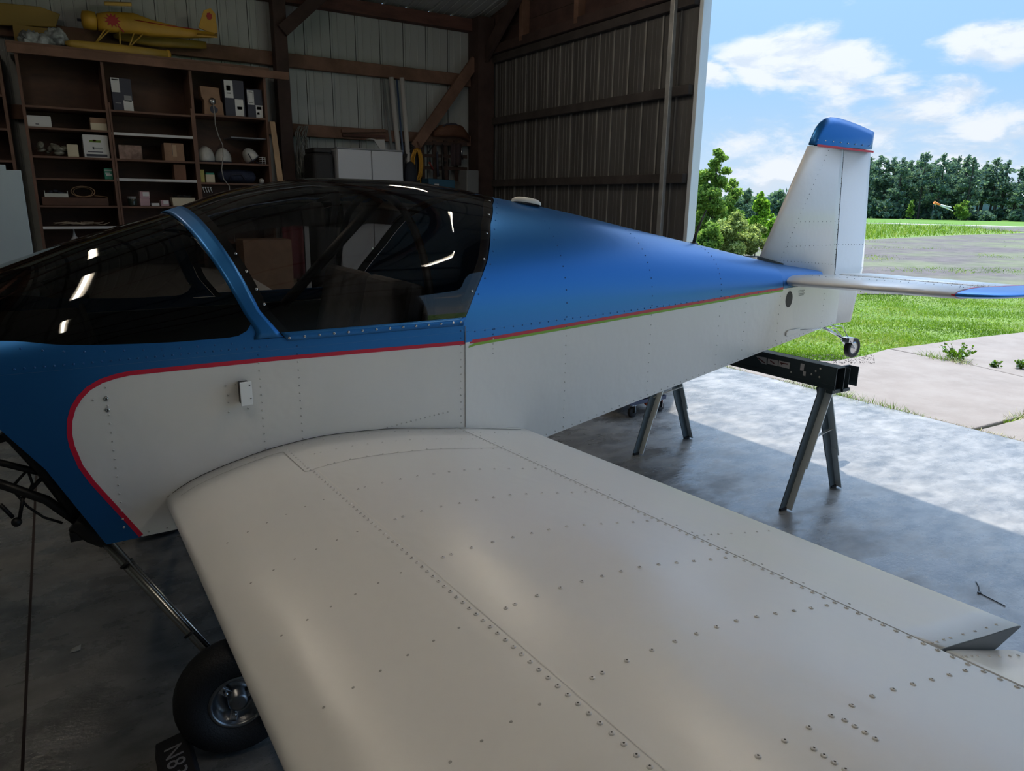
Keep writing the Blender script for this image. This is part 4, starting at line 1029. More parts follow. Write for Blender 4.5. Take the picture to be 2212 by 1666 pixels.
t = thing('jar', 'dark glass jar with pale lid in the middle bay', 'jar', (.73, SF+.09, 1.561)); obj('glass', MB().lathe([(.001, 0), (.04, 0), (.042, .01), (.042, .06), (.036, .07)], (0, 0, 0), n=20), mat('dark_glass', (.02, .03, .025), .1), t, local=True); obj('lid', MB().lathe([(.001, .09), (.038, .09), (.038, .068)], (0, 0, 0), n=20), mat('grey_lid', (.25, .27, .28), .4), t, local=True)
t = thing('tub', 'cream plastic tub holding dark cables in the middle bay', 'tub', (1.19, SF+.10, 1.561))
obj('tub_body', MB().prism([(-.10, -.07, .0), (-.11, -.075, .085), (.11, -.075, .085), (.10, -.07, 0)], (0, .14, 0)), cream, t, local=True, bevel=.004)
b = MB()
for k in range(9):
    a0 = random.uniform(0, 6); b.tube([(random.uniform(-.07, .07)+.03*cos(a0+q*1.1), random.uniform(-.01, .01)+.02*sin(a0+q), .09+.02*sin(q*1.3+k)) for q in range(7)], .004, 5)
obj('cables', b, blacktube, t, local=True)
t = thing('parts_bag', 'clear plastic bag of small dark parts in the left bay', 'bag', (.12, SF+.12, 2.0)); b = MB()
for k in range(16): b.ball((random.uniform(-.10, .12), random.uniform(-.05, .05), random.uniform(.02, .10)), (random.uniform(.02, .05), .03, random.uniform(.012, .03)), 8, Matrix.Rotation(random.uniform(-1, 1), 3, 'Y'))
obj('contents', b, mat('mixed_parts', (.09, .085, .06), .5, nscale=25, namt=.8, col2=(.25, .25, .22)), t, local=True)
t = thing('tray', 'white plastic tray of small parts on the left bay drawer', 'tray', (.10, SF+.12, 1.635)); obj('tray_body', MB().bb(-.085, .085, -.07, .07, 0, .008).bb(-.09, .09, -.075, -.068, 0, .035).bb(-.09, .09, .068, .075, 0, .035).bb(-.094, -.087, -.075, .075, 0, .06).bb(.087, .094, -.075, .075, 0, .06), mat('white_tray', (.5, .53, .5), .5), t, local=True, bevel=.002)
b = MB()
for k in range(8): b.ball((random.uniform(-.06, .06), random.uniform(-.04, .04), .035+random.uniform(0, .025)), (.02, .02, .012), 8)
obj('contents', b, dk, t, local=True)
obj('drawer_box', MB().bb(-.02, .52, SF+.03, 8.3, 1.561, 1.633), ply, None, label='low brown wooden drawer box under the white tray', category='box', bevel=.003)
t = thing('cable_coil', 'loop of brown cable beside the white tray', 'cable', (.32, SF+.1, 1.634)); obj('cable', MB().tube([(.10*cos(a*.5), .01*sin(a), .055+.05*sin(a*.5)) for a in range(0, 26)], .004, 6).tube([(.08*cos(a*.5), .02+.01*sin(a), .052+.043*sin(a*.5)) for a in range(0, 26)], .003, 6).tube([(.09, 0, .02), (.16, -.02, .012), (.2, -.02, .006)], .004, 6), mat('brown_cable', (.28, .17, .09), .6), t, local=True)
t = thing('rag_pile', 'tangled pale strings lying on the white-edged left shelf', 'string', (.2, SF+.1, 1.366)); b = MB()
for k in range(10):
    x0 = random.uniform(-.2, .1); b.tube([(x0+.05*q+random.uniform(-.02, .02), random.uniform(-.05, .05), .012+random.uniform(0, .03)) for q in range(5)], .004, 5)
obj('strings', b, mat('pale_string', (.33, .28, .22), .8), t, local=True)
t = thing('plastic_bag', 'knotted clear plastic bag hanging below the left bay', 'bag', (.2, SF+.08, 1.11)); obj('bag_body', MB().tube([(0, 0, .245), (0, 0, .2), (0, .005, .16), (.005, .005, .12), (.0, 0, .06), (0, 0, .0)], [.004, .008, .02, .05, .075, .05], 12), mat('milky_plastic', (.38, .40, .42), .3, bump=.6, bscale=40), t, local=True)
def check_sign(label, x0, x1, z0, z1, rects, extra, lean=0):
    t = cartoon('carton', label, 'box', x0, x1, z0, z1, dk, .12, lid=False); fronts(t, rects, pap_w)
    for r_, m_ in extra: fronts(t, r_, m_, 'lettering')
    return t
grey_p = mat('grey_print', (.25, .26, .28), .6)
check_sign('dark blue and white checkered carton in the middle bay', .66, .83, 2.44, 2.73, [(.0, .56, .42, 1), (.52, .0, 1, .33)], [([(.06, .93, .36, .96)], dk), ([(.58, .30, .95, .48)], grey_p), ([(.12, .22, .4, .24)], grey_p)])
check_sign('tall checkered carton with a round emblem, right bay', 1.67, 1.865, 2.46, 2.81, [(.02, .5, .45, .98), (.5, .02, .92, .48)], [([(.15, .62, .33, .64), (.6, .2, .85, .28)], grey_p), ([(.12, .70, .32, .84)], grey_p)])
check_sign('short checkered carton with small pictures, right bay', 1.89, 2.045, 2.46, 2.74, [(.02, .45, .45, .95), (.52, .02, .97, .45)], [([(.1, .52, .38, .54), (.1, .88, .38, .9), (.08, .54, .1, .88), (.36, .54, .38, .88), (.6, .3, .88, .4)], grey_p), ([(.6, .12, .75, .2), (.18, .15, .3, .17)], dk)])
t = thing('paper_bag', 'brown paper bag with a lamp fitting, right bay', 'bag', (1.55, SF+.12, 2.46)); obj('bag_body', MB().prism([(-.085, -.06, 0), (-.075, -.06, .13), (-.10, -.065, .17), (-.105, -.06, .27), (.075, -.06, .262), (.08, -.065, .15), (.10, -.06, .12), (.105, -.06, 0)], (0, .12, 0)), card, t, local=True, bevel=.006)
obj('lamp_fitting', MB().lathe([(.001, .02), (.03, .018), (.036, 0), (.03, -.01)], (0, -.07, .13), (0, -1, 0), 18), steel, t, local=True); obj('opening', MB().lathe([(.001, .0), (.038, .0)], (.01, -.0608, .055), (0, -1, 0), 20), dk, t, local=True)
b = MB().tube([(1.55, SF+.03, 2.58), (1.55, SF-.01, 2.46), (1.545, SF-.02, 2.36), (1.565, SF-.02, 2.26), (1.60, SF-.02, 2.17), (1.595, SF-.02, 2.06), (1.57, SF-.02, 1.93), (1.58, SF-.02, 1.84), (1.63, SF-.02, 1.77), (1.64, SF-.02, 1.2)], .005, 6)
obj('power_cord', b, mat('grey_cord', (.30, .29, .28), .6), None, label='thin grey cord dangling down the right bay from the paper bag', category='cord')
helm = mat('scuffed_white_helmet', (.50, .51, .50), .35, nscale=10, namt=.25)
def helmet(label, x, tilt=0, visor=False, sc=1.0):
    t = thing('helmet', label, 'helmet', (x, SF+.14, 2.001), 'helmets in the right bay'); R = Matrix.Rotation(tilt, 3, 'Y')
    b = MB(); n = 22
    for i in range(9):
        pass
    vs = []; m_ = 9
    for i in range(m_+1):
        th = (pi/2+.25)*i/m_
        for k in range(n): ph = 2*pi*k/n; vs.append(R @ Vector((.085*sc*sin(th)*cos(ph), .10*sc*sin(th)*sin(ph), .12*sc*cos(th)))+Vector((0, 0, .035+(.03 if visor else 0))))
    b.add(vs, [(i*n+k, i*n+(k+1) % n, (i+1)*n+(k+1) % n, (i+1)*n+k) for i in range(m_) for k in range(n)], True)
    obj('shell', b, helm, t, local=True, solid=.006)
    obj('trim', MB().tube([R @ Vector((.084*sc*cos(a), .099*sc*sin(a), -.028*sc))+Vector((0, 0, .035+(.03 if visor else 0))) for a in [2*pi*q/20 for q in range(21)]], .006, 6), dk, t, local=True)
    if visor: obj('strap', MB().tube([(.03, -.07, .02), (.06, -.08, .005), (.09, -.075, .005)], .006, 6).tube([(-.05, -.09, .10), (-.02, -.10, .04), (0, -.09, .01)], .005, 6), dk, t, local=True)
    return t
helmet('white dome helmet leftmost in the right bay', 1.455); helmet('white dome helmet second from left, right bay', 1.625, sc=.92); helmet('white open-face helmet tipped on its side, right bay', 1.91, tilt=-.6, visor=True, sc=.85)
t = thing('wire_rack', 'small white wire rack beside the tipped helmet', 'rack', (2.0, SF+.05, 2.001)); b = MB()
for k in range(4): b.tube([(-.035, 0, .012+.018*k), (.035, 0, .012+.018*k)], .003, 5)
b.tube([(0, 0, 0), (0, 0, .075)], .003, 5).tube([(.03, 0, 0), (.03, 0, .07)], .003, 5); obj('wires', b, pap_w, t, local=True)
t = cartoon('carton', 'pale carton with green lid in the right bay', 'box', 1.425, 1.51, 1.80, 1.88, cream, .1, lid=False); obj('lid', MB().bb(-.04, .04, -.05, .05, .0805, .098), green_b, t, local=True, bevel=.002)
cartoon('carton', 'tiny yellow carton standing left in the right bay', 'box', 1.37, 1.412, 1.80, 1.925, mat('yellow_card', (.42, .38, .10), .6), .06, lid=False)
t = thing('duffel_bag', 'dark blue duffel bag lying in the right bay', 'bag', (1.76, SF+.15, 1.801)); obj('bag_body', MB().tube([(-.2, 0, .065), (-.17, 0, .07), (0, 0, .075), (.15, 0, .065), (.18, 0, .06)], [.03, .065, .07, .062, .02], 14), mat('dark_blue_cloth', (.015, .022, .05), .8, bump=.4), t, local=True); obj('strap', MB().tube([(-.1, -.068, .03), (-.08, -.075, .08), (.02, -.078, .09), (.06, -.07, .03)], .006, 6), dk, t, local=True)
t = thing('ball', 'small scuffed white ball in the right bay', 'ball', (1.985, SF+.08, 1.80)); obj('sphere', MB().ball((0, 0, .028), .028, 16), helm, t, local=True)
t = thing('clip_set', 'row of small white clips under the tiny yellow carton', 'clips', (1.42, SF+.02, 1.70)); b = MB()
for k in range(4): b.tube([(-.04+.024*k, 0, .055), (-.035+.024*k, 0, .03), (-.025+.024*k, 0, .0)], .004, 5).bb(-.045+.024*k, -.03+.024*k, -.004, .004, .045, .055)
obj('clips', b, pap_w, t, local=True)
for w_ in ('clip_set',): pass

# ---- yellow model seaplane on top of the bookcase
yel = mat('model_yellow', (.50, .29, .025), .5, nscale=3, namt=.25); yel_d = mat('float_yellow', (.40, .26, .04), .5, nscale=3, namt=.25); mred = mat('model_red', (.30, .01, .012), .5)
M = thing('model_seaplane', 'yellow model seaplane on floats with red leaf emblem, atop the bookcase', 'model airplane', (1.0, 8.2, 2.951))
mx = lambda x, y, Y=8.2: Vector(ony(x, y, Y))
def msec(b, stations):
    vs = []; n = 12
    for (c, hy, hz) in stations:
        for k in range(n):
            a = 2*pi*k/n; vs.append(c+Vector((0, hy*math.copysign(abs(cos(a))**.6, cos(a)), hz*math.copysign(abs(sin(a))**.6, sin(a)))))
    N = len(stations); b.add(vs, [(i*n+k, i*n+(k+1) % n, (i+1)*n+(k+1) % n, (i+1)*n+k) for i in range(N-1) for k in range(n)], True); b.add(vs[:n], [tuple(range(n))]); b.add(vs[-n:], [tuple(range(n))])
b = MB(); msec(b, [(mx(210, 48), .06, .075), (mx(235, 48), .07, .09), (mx(290, 52), .07, .095), (mx(330, 62), .06, .075), (mx(400, 72), .045, .045), (mx(462, 76), .015, .025)])
obj('fuselage', b, yel, M)
obj('cowling', MB().lathe([(.001, -.062), (.035, -.062), (.075, -.05), (.082, .0), (.078, .055), (.04, .065)], mx(192, 44), (1, 0, 0), 20), yel, M)
obj('prop_hub', MB().cyl(mx(172, 43)-Vector((.02, 0, 0)), mx(172, 43)+Vector((.02, 0, 0)), .012), dk, M)
tailp = [mx(428, 60), mx(440, 22), mx(455, 18), mx(465, 30), mx(470, 70), mx(462, 74)]
obj('tail_fin', MB().prism([p+Vector((0, -.008, 0)) for p in tailp], (0, .016, 0)), yel, M, bevel=.003)
obj('tail_plane', MB().prism([mx(425, 78, 7.95), mx(470, 82, 7.95), mx(470, 74, 8.45), mx(430, 70, 8.45)], (0, 0, .012)), yel, M)
wing_p = [mx(225, 12, 7.7), mx(285, 14, 7.7), mx(285, 12, 8.42), mx(225, 10, 8.42)]
obj('model_wing', MB().prism(wing_p, (0, 0, .03)), yel_d, M, bevel=.008)
def flt(p0, p1, p2):
    b = MB(); msec(b, [(p0, .01, .015), (p0+(p1-p0)*.15, .035, .035), (p1, .045, .05), (p1+(p2-p1)*.5, .04, .045), (p2, .03, .035)]); return b
f1 = obj('float', flt(mx(140, 93, 8.10), mx(235, 106, 8.10), mx(362, 118, 8.10)), yel_d, M)
obj('float_cap', MB().ball(mx(363, 118, 8.10), (.03, .03, .045), 14), yel, f1)
obj('float', flt(mx(245, 78, 8.40), mx(330, 90, 8.40), mx(445, 98, 8.40)), yel_d, M)
b = MB()
for a, c in (((228, 62), (207, 92)), ((242, 60), (208, 92)), ((258, 64), (260, 102)), ((308, 74), (278, 104)), ((290, 70), (278, 104))): b.tube([mx(*a, 8.16), mx(*c, 8.12)], .007, 6)
obj('float_strut', b, yel_d, M)
lc = mx(243, 44, 8.128); pts = []
for k in range(22):
    a = 2*pi*k/22; r_ = .07 if k % 2 == 0 else .04; pts.append(lc+Vector((cos(a)*r_, 0, sin(a)*r_*.9)))
obj('leaf_emblem', MB().prism(pts, (0, .004, 0)).beam(lc+Vector((.04, 0, -.04)), lc+Vector((.085, 0, -.09)), .004, .012), mred, M)
lc = mx(452, 35, 8.188); pts = [lc+Vector((cos(2*pi*k/14)*(.03 if k % 2 else .022), 0, sin(2*pi*k/14)*(.036 if k % 2 else .03))) for k in range(14)]
obj('tail_emblem', MB().prism(pts, (0, .004, 0)), mred, M)
obj('red_line', MB().tube([mx(290, 43, 8.128), mx(360, 55, 8.15), mx(430, 64, 8.17)], .004, 5), mred, M)
t = thing('yellow_panel', 'dull yellow model wing panel leaning at the upper left corner', 'model wing', (.05, 8.3, 2.951)); obj('panel', MB().prism([mx(5, 8, 8.38)-Vector((.3, 0, 0)), mx(85, 14, 8.38), mx(130, 30, 8.38), mx(120, 58, 8.38), mx(10, 62, 8.38)-Vector((.3, 0, 0))], (0, .03, .0)), mat('dim_yellow', (.26, .17, .03), .6), t, bevel=.008)
obj('support', MB().bb(-.05, .25, 8.37, 8.42, 2.952, 3.14), MATS['dim_yellow'], t)
t = thing('plastic_bag', 'crumpled silvery plastic bag lying atop the bookcase', 'bag', (.2, 8.15, 2.951)); b = MB()
for (x, y_, rx, rz_) in ((120, 82, .10, .075), (95, 92, .12, .07), (70, 84, .09, .06), (55, 92, .05, .045)): b.ball(mx(x, y_, 8.15)+Vector((0, 0, .0)), (rx, .09, rz_), 40, Matrix.Rotation(random.uniform(-.4, .4), 3, 'Y'))
o_ = obj('bag_body', b, mat('silver_plastic', (.36, .40, .42), .25, nscale=9, namt=.6, bump=1.0, bscale=22), t); dm = o_.modifiers.new('crumple', 'DISPLACE'); tx = bpy.data.textures.new('crumple', 'CLOUDS'); tx.noise_scale = .06; dm.texture = tx; dm.strength = .09

# ================================================================ THINGS ALONG THE BACK WALL
YW = 8.3
P8 = lambda x, y, Y=YW: Vector(ony(x, y, Y))
t = thing('plank', 'pale tan plank leaning against the bookcase end', 'plank', (2.14, 7.98, 0)); obj('board', MB().prism([P8(583, 262, 7.99), P8(594, 263, 7.99), P8(636, 560, 7.99), P8(652, 700, 7.99), P8(640, 700, 7.99), P8(600, 395, 7.99)], (0, .02, 0)), MATS['tan_wood'], t)
CB = thing('cabinet', 'white two-door steel cabinet standing against the back wall', 'cabinet', (3.2, 8.1, 0)); cwm = mat('white_enamel', (.48, .50, .54), .45)
cx0, cx1, cz = P8(728, 320, 7.9).x, P8(870, 328, 7.9).x, P8(800, 324, 7.9).z
obj('carcass', MB().bb(cx0, cx1, 7.92, 8.34, 0, cz), cwm, CB, bevel=.004); mid = P8(803, 350, 7.9).x
obj('top_edge', MB().bb(cx0-.004, cx1+.004, 7.896, 8.345, cz, cz+.012), grey_p, CB)
for a, c in ((cx0+.004, mid-.006), (mid+.006, cx1-.004)):
    d_ = obj('door', MB().bb(a, c, 7.898, 7.918, .06, cz-.006), cwm, CB, bevel=.003)
    obj('handle', MB().bb((c-.03 if a < mid-.1 else a+.02), (c-.02 if a < mid-.1 else a+.03), 7.88, 7.897, 1.0, 1.12), steel, d_)
t = thing('storage_bin', 'black rounded storage bin left of the white cabinet', 'bin', (2.66, 8.15, 0)); obj('bin_body', MB().bb(2.50, cx0-.02, 7.95, 8.33, 0, P8(700, 330, 8.0).z), mat('black_bin', (.02, .02, .022), .7), t, bevel=.05, bseg=4)
obj('lid', MB().bb(2.52, cx0-.04, 7.97, 8.31, P8(700, 330, 8.0).z+.001, P8(700, 322, 8.0).z+.01), MATS['black_bin'], t, bevel=.01)
t = thing('cable_bundle', 'tangled bundle of grey cables hanging on the dark post', 'cables', (2.5, 8.4, 1.9)); b = MB()
for k in range(22):
    x = 636+random.uniform(0, 22); pts = [P8(x+8, 272, 8.38)]; n = 8
    for q in range(1, n): pts.append(P8(x+random.uniform(-5, 5)+q*1.6, 272+q*16, 8.38+random.uniform(-.05, .05)))
    b.tube(pts, random.choice((.004, .006, .003)), 5)
obj('cables', b, mat('grey_cables', (.24, .25, .24), .6, nscale=6, namt=.5), t)
pw = mat('white_plastic_pipe', (.46, .46, .46), .45)
for k, (a, c, r_, m_, nm) in enumerate((((845, 167), (862, 318), .030, pw, 'left white plastic pipe of two leaning upright behind the cabinet'), ((868, 168), (876, 342), .028, pw, 'right white plastic pipe of two leaning upright by the cabinet end'),
        ((828, 170), (852, 318), .016, mat('grey_pipe', (.16, .18, .19), .5), 'thin grey rail leaning left of the white pipes'), ((857, 172), (868, 318), .012, mat('blue_pipe', (.04, .07, .14), .5), 'thin blue rail between the two white pipes'))):
    Y = 8.42 if k != 1 else 8.38; p0, p1 = P8(*a, Y), P8(*c, Y); p2 = p1+(p1-p0)*((p1.z-.02)/(p0.z-p1.z)); p2.x += (-.05, .12, -.16, .03)[k]
    t = thing('pipe', nm, 'pipe', (p2.x, p2.y, 0)); obj('pipe_wall', MB().tube([p0, p2], r_, 14), m_, t); obj('bore', MB().cyl(p0+Vector((0, 0, .0005)), p0+Vector((0, 0, .0015)), r_*.8), dk, t)
t = thing('extension_cord', 'coiled yellow extension cord hanging under the diagonal brace', 'cord', (3.88, 8.36, 1.88)); b = MB()
for k in range(9):
    cx_ = 901+random.uniform(-4, 4); w_ = random.uniform(7, 12); b.tube([P8(cx_+w_*sin(q*pi/8), 355-33*cos(q*pi/8)+random.uniform(-2, 2), 8.36-.03*cos(k)) for q in range(17)], .007, 6)
b.tube([P8(906, 385, 8.36), P8(911, 402, 8.36), P8(912, 440, 8.36)], .006, 6); obj('cord_loops', b, mat('yellow_cord', (.50, .25, .015), .5), t)
obj('tie', MB().tube([P8(894, 318, 8.36), P8(901, 330, 8.35), P8(908, 318, 8.36), P8(901, 306, 8.4)], .008, 6), timber, t)
t = thing('hose', 'black hose loops hanging between the pipes and yellow cord', 'hose', (3.75, 8.38, 1.7)); b = MB()
for k in range(6): b.tube([P8(886+18*sin(q*pi/10)*(1-.05*k), 352-45*cos(q*pi/10)+4*k, 8.43-.012*k) for q in range(21)], .012, 7)
obj('hose_loops', b, blacktube, t)
t = thing('tote', 'dark rounded tote bag hanging below the black hose', 'bag', (3.8, 8.33, 1.7)); obj('bag_body', MB().ball(P8(887, 378, 8.3), (.085, .05, .16), 14), mat('dark_navy', (.018, .022, .035), .7), t)
t = thing('tool_rack', 'dark slatted tool rack on the wall by the corner post', 'rack', (4.2, 8.45, 1.9)); 
for y in (309, 336, 362): obj('rail', MB().beam(P8(905, y, 8.46), P8(1008, y+3, 8.46), .03, .04), timber_d, t)
for x in (912, 938, 962, 984): obj('slat', MB().beam(P8(x, 304, 8.47), P8(x+2, 392, 8.47), .05, .02, up=(0, 1, 0)), timber_d, t)
for k, (a, c, r_, m_, lb) in enumerate((((925, 330), (938, 312), .008, blacktube, 'small black tool slanting at rack left'), ((928, 352), (936, 366), .010, mat('tool_red', (.2, .02, .02), .5), 'red-handled tool hooked on the rack'), ((955, 312), (957, 388), .012, blacktube, 'long black bar hanging down the rack middle'),
    ((962, 350), (952, 360), .008, blacktube, 'short curved black tool on the rack'), ((944, 330), (946, 382), .014, dk, 'dark wrench hanging left of the black bar'), ((996, 316), (999, 345), .012, steel, 'grey tool hanging right side of rack'))):
    tt_ = thing('hand_tool', lb, 'tool', tuple(P8(*a, 8.42)), 'tools on the rack'); obj('shaft', MB().cyl(P8(*a, 8.42), P8(*c, 8.42), r_), m_, tt_); obj('head', MB().ball(P8(*a, 8.42), (.02, .012, .014), 8), m_, tt_)
t = thing('coverall', 'dark mauve cloth hanging on the rack right side', 'cloth', (4.35, 8.4, 1.8)); obj('cloth', MB().grid(lambda u, v: P8(974+22*u, 310+48*v, 8.40+.015*sin(u*14)), 14, 6), mat('mauve_cloth', (.045, .03, .035), .9), t, solid=.008)
t = thing('duffel_bag', 'brown leather bag lying on the girt by the corner post', 'bag', (4.3, 8.42, 2.47)); b = MB(); msec(b, [(P8(936, 290, 8.42), .03, .03), (P8(950, 284, 8.42), .08, .07), (P8(975, 281, 8.42), .09, .085), (P8(995, 285, 8.42), .08, .07), (P8(1012, 300, 8.42), .04, .04)]); obj('bag_body', b, mat('brown_leather', (.10, .04, .02), .7, bump=.5), t); obj('handle', MB().tube([P8(955, 275, 8.36), P8(965, 268, 8.34), P8(985, 268, 8.34), P8(995, 277, 8.36)], .008, 6), dk, t)
t = thing('tool_case', 'blue plastic tool case below the tool rack', 'case', (4.15, 8.3, 1.6)); obj('case_body', MB().beam(P8(918, 400, 8.35), P8(975, 404, 8.35), .2, .16), mat('blue_case', (.02, .09, .16), .5), t, bevel=.01); obj('latch', MB().box(P8(943, 399, 8.24), (.06, .01, .02)), pap_w, t); obj('stand', MB().bb(3.95, 4.4, 8.2, 8.45, 0, 1.66), timber_d, t)
t = thing('speaker_box', 'grey box standing on white legs beside the corner post', 'box', (4.6, 8.25, 1.5)); obj('box_body', MB().bb(P8(1000, 380, 8.2).x, P8(1026, 380, 8.2).x, 8.1, 8.3, 1.62, P8(1010, 368, 8.2).z), mat('grey_box', (.16, .17, .18), .5), t, bevel=.01); obj('leg', MB().bb(4.42, 4.44, 8.12, 8.14, 0, 1.62), white_edge, t); obj('leg', MB().bb(4.56, 4.585, 8.12, 8.14, 0, 1.75), white_edge, t); obj('leg', MB().bb(4.50, 4.52, 8.26, 8.28, 0, 1.62), white_edge, t)
t = thing('fender', 'curved white plastic fender on top of the cabinet', 'fender', (3.3, 8.2, cz)); b = MB(); 
pts = [P8(798+34*sin(a), 322-24*cos(a)+2, 8.15) for a in [pi/2*q/8 for q in range(9)]]
b.add([p for p in pts]+[p+Vector((0, .12, 0)) for p in pts], [(i, i+1, i+10, i+9) for i in range(8)], True); b.prism([P8(808, 302, 8.15), P8(830, 302, 8.15), P8(832, 324, 8.15), P8(822, 324, 8.15)], (0, .01, 0)); obj('shell', b, pw, t, solid=.008)
t = thing('wood_strip', 'long pale wooden strip lying along the lower girt', 'wood strip', (3.2, 8.46, 2.42)); obj('strip', MB().beam(P8(738, 283, 8.47), P8(832, 282, 8.47), .03, .035), timber_l, t); obj('strip_end', MB().beam(P8(740, 292, 8.48), P8(832, 295, 8.48), .02, .03), timber, t)
t = thing('board', 'tall pale blue-white insulation board standing at the left frame edge', 'board', (-.5, 6.0, 0)); brd = mat('pale_foam_board', (.33, .42, .48), .6)
obj('sheet', MB().bb(-1.2, ony(45, 368, 6.0)[0], 6.0, 6.05, 0, ony(45, 368, 6.0)[2]), brd, t, bevel=.003); obj('sheet', MB().bb(-1.3, ony(11, 356, 6.06)[0], 6.06, 6.10, 0, ony(11, 356, 6.06)[2]), brd, t, bevel=.003)
t = thing('jacket', 'maroon jacket hanging from the bookcase end, seen through the canopy', 'jacket', (2.3, 7.9, 1.0)); mr = mat('maroon_cloth', (.16, .03, .04), .9)
obj('jacket_body', MB().grid(lambda u, v: P8(612+44*u+(8*(v-.5)), 452+150*v, 7.85+.03*sin(u*11)), 16, 8), mr, t, solid=.012); obj('hanger', MB().tube([P8(634, 440, 7.9), P8(634, 452, 7.9)], .004, 6).tube([P8(616, 460, 7.88), P8(634, 450, 7.88), P8(654, 462, 7.88)], .005, 6), steel, t)
t = thing('conduit', 'white square conduit with a small white tag, seen through the canopy', 'pipe', (2.5, 8.0, 0)); obj('tube', MB().beam(P8(660, 462, 7.95), P8(672, 700, 7.95), .05, .02, up=(0, 1, 0)), pw, t); obj('tag', MB().box(P8(655, 452, 7.93), (.06, .004, .05)), pap_w, t)
for k, (a, c, z, lb) in enumerate(((1.62, 2.1, 1.24, 'large brown carton seen through the canopy near the plank'), (1.15, 1.6, .95, 'brown carton on the floor before the middle bay'))):
    cartoon('carton', lb, 'box', a, c, .0 if k else .0, z-.0, card, .34, y=7.55)
# ================================================================ VEGETATION AND FAR GROUND
rng = np.random.default_rng(5)
def leafmat(name, c, tr=.45):
    mt = bpy.data.materials.new(name); mt.use_nodes = True; T = NT(mt.node_tree); T.n.clear()
    d = T.new('ShaderNodeBsdfDiffuse', i_Color=(*c, 1)); t_ = T.new('ShaderNodeBsdfTranslucent', i_Color=(c[0]*1.15, c[1]*1.1, c[2]*.7, 1))
    mx = T.n.new('ShaderNodeMixShader'); mx.inputs[0].default_value = tr; T.l.new(d.outputs[0], mx.inputs[1]); T.l.new(t_.outputs[0], mx.inputs[2])
    out = T.new('ShaderNodeOutputMaterial'); T.l.new(mx.outputs[0], out.inputs[0]); return mt
def quads(name, P_, size, mats, parent=None, flat=0.0, probs=None, **tags):
    n = len(P_); a = rng.normal(size=(n, 3)); a[:, 2] *= (1-flat); a /= np.linalg.norm(a, axis=1)[:, None]
    b = rng.normal(size=(n, 3)); b -= a*(a*b).sum(1)[:, None]; b /= np.linalg.norm(b, axis=1)[:, None]
    s_ = (size*rng.uniform(.6, 1.3, n))[:, None]; a = a*s_*.5; b = b*s_*.32
    off_ = np.array(WO[parent.name][:]) if parent is not None else np.zeros(3)
    V = np.stack([P_+a, P_+b, P_-a, P_-b], 1).reshape(-1, 3)-off_
    me = bpy.data.meshes.new(name); me.vertices.add(4*n); me.vertices.foreach_set('co', V.ravel())
    me.loops.add(4*n); me.loops.foreach_set('vertex_index', np.arange(4*n)); me.polygons.add(n)
    me.polygons.foreach_set('loop_start', np.arange(n)*4); me.polygons.foreach_set('loop_total', np.full(n, 4))
    for m_ in mats: me.materials.append(m_)
    me.polygons.foreach_set('material_index', rng.choice(len(mats), n, p=probs)); me.update(calc_edges=True)
    o = bpy.data.objects.new(name, me); COL.objects.link(o)
    if parent is not None: o.parent = parent; WO[o.name] = WO[parent.name]
    tagp(o, **tags); return o
def blobpts(blobs, n):
    vol = np.array([b[3]*b[4] for b in blobs]); cnt = rng.multinomial(n, vol/vol.sum()); out = []
    for (x, y, z, r, rz), c in zip(blobs, cnt):
        d = rng.normal(size=(c, 3)); d /= np.linalg.norm(d, axis=1)[:, None]; q = rng.uniform(.05, 1.25, c)**.6
        out.append(np.array([x, y, z])+d*q[:, None]*np.array([r, r, rz]))
    return np.concatenate(out)
bark = mat('bark', (.05, .04, .035), .9)
def place(px, dist):
    d = ray(px, 450); d = np.array([d[0], d[1]]); d /= np.linalg.norm(d); return CAM[0]+d[0]*dist, CAM[1]+d[1]*dist
def depth_of(x, y): return float((np.array([x, y, 0])-CAM) @ _F)
g1 = [leafmat('leaf_mid', (.20, .33, .07)), leafmat('leaf_light', (.34, .47, .13)), leafmat('leaf_dark', (.09, .18, .04))]
g2 = [leafmat('willow_mid', (.30, .38, .13)), leafmat('willow_light', (.46, .53, .22)), leafmat('willow_dark', (.15, .21, .06))]
g3 = [leafmat('bright_mid', (.22, .42, .04)), leafmat('bright_light', (.38, .58, .09)), leafmat('bright_dark', (.09, .2, .03))]
gp = [leafmat('pine_mid', (.13, .215, .165)), leafmat('pine_light', (.21, .31, .20)), leafmat('pine_dark', (.07, .125, .12))]
gh = [leafmat('far_mid', (.17, .26, .17)), leafmat('far_dark', (.10, .17, .14))]
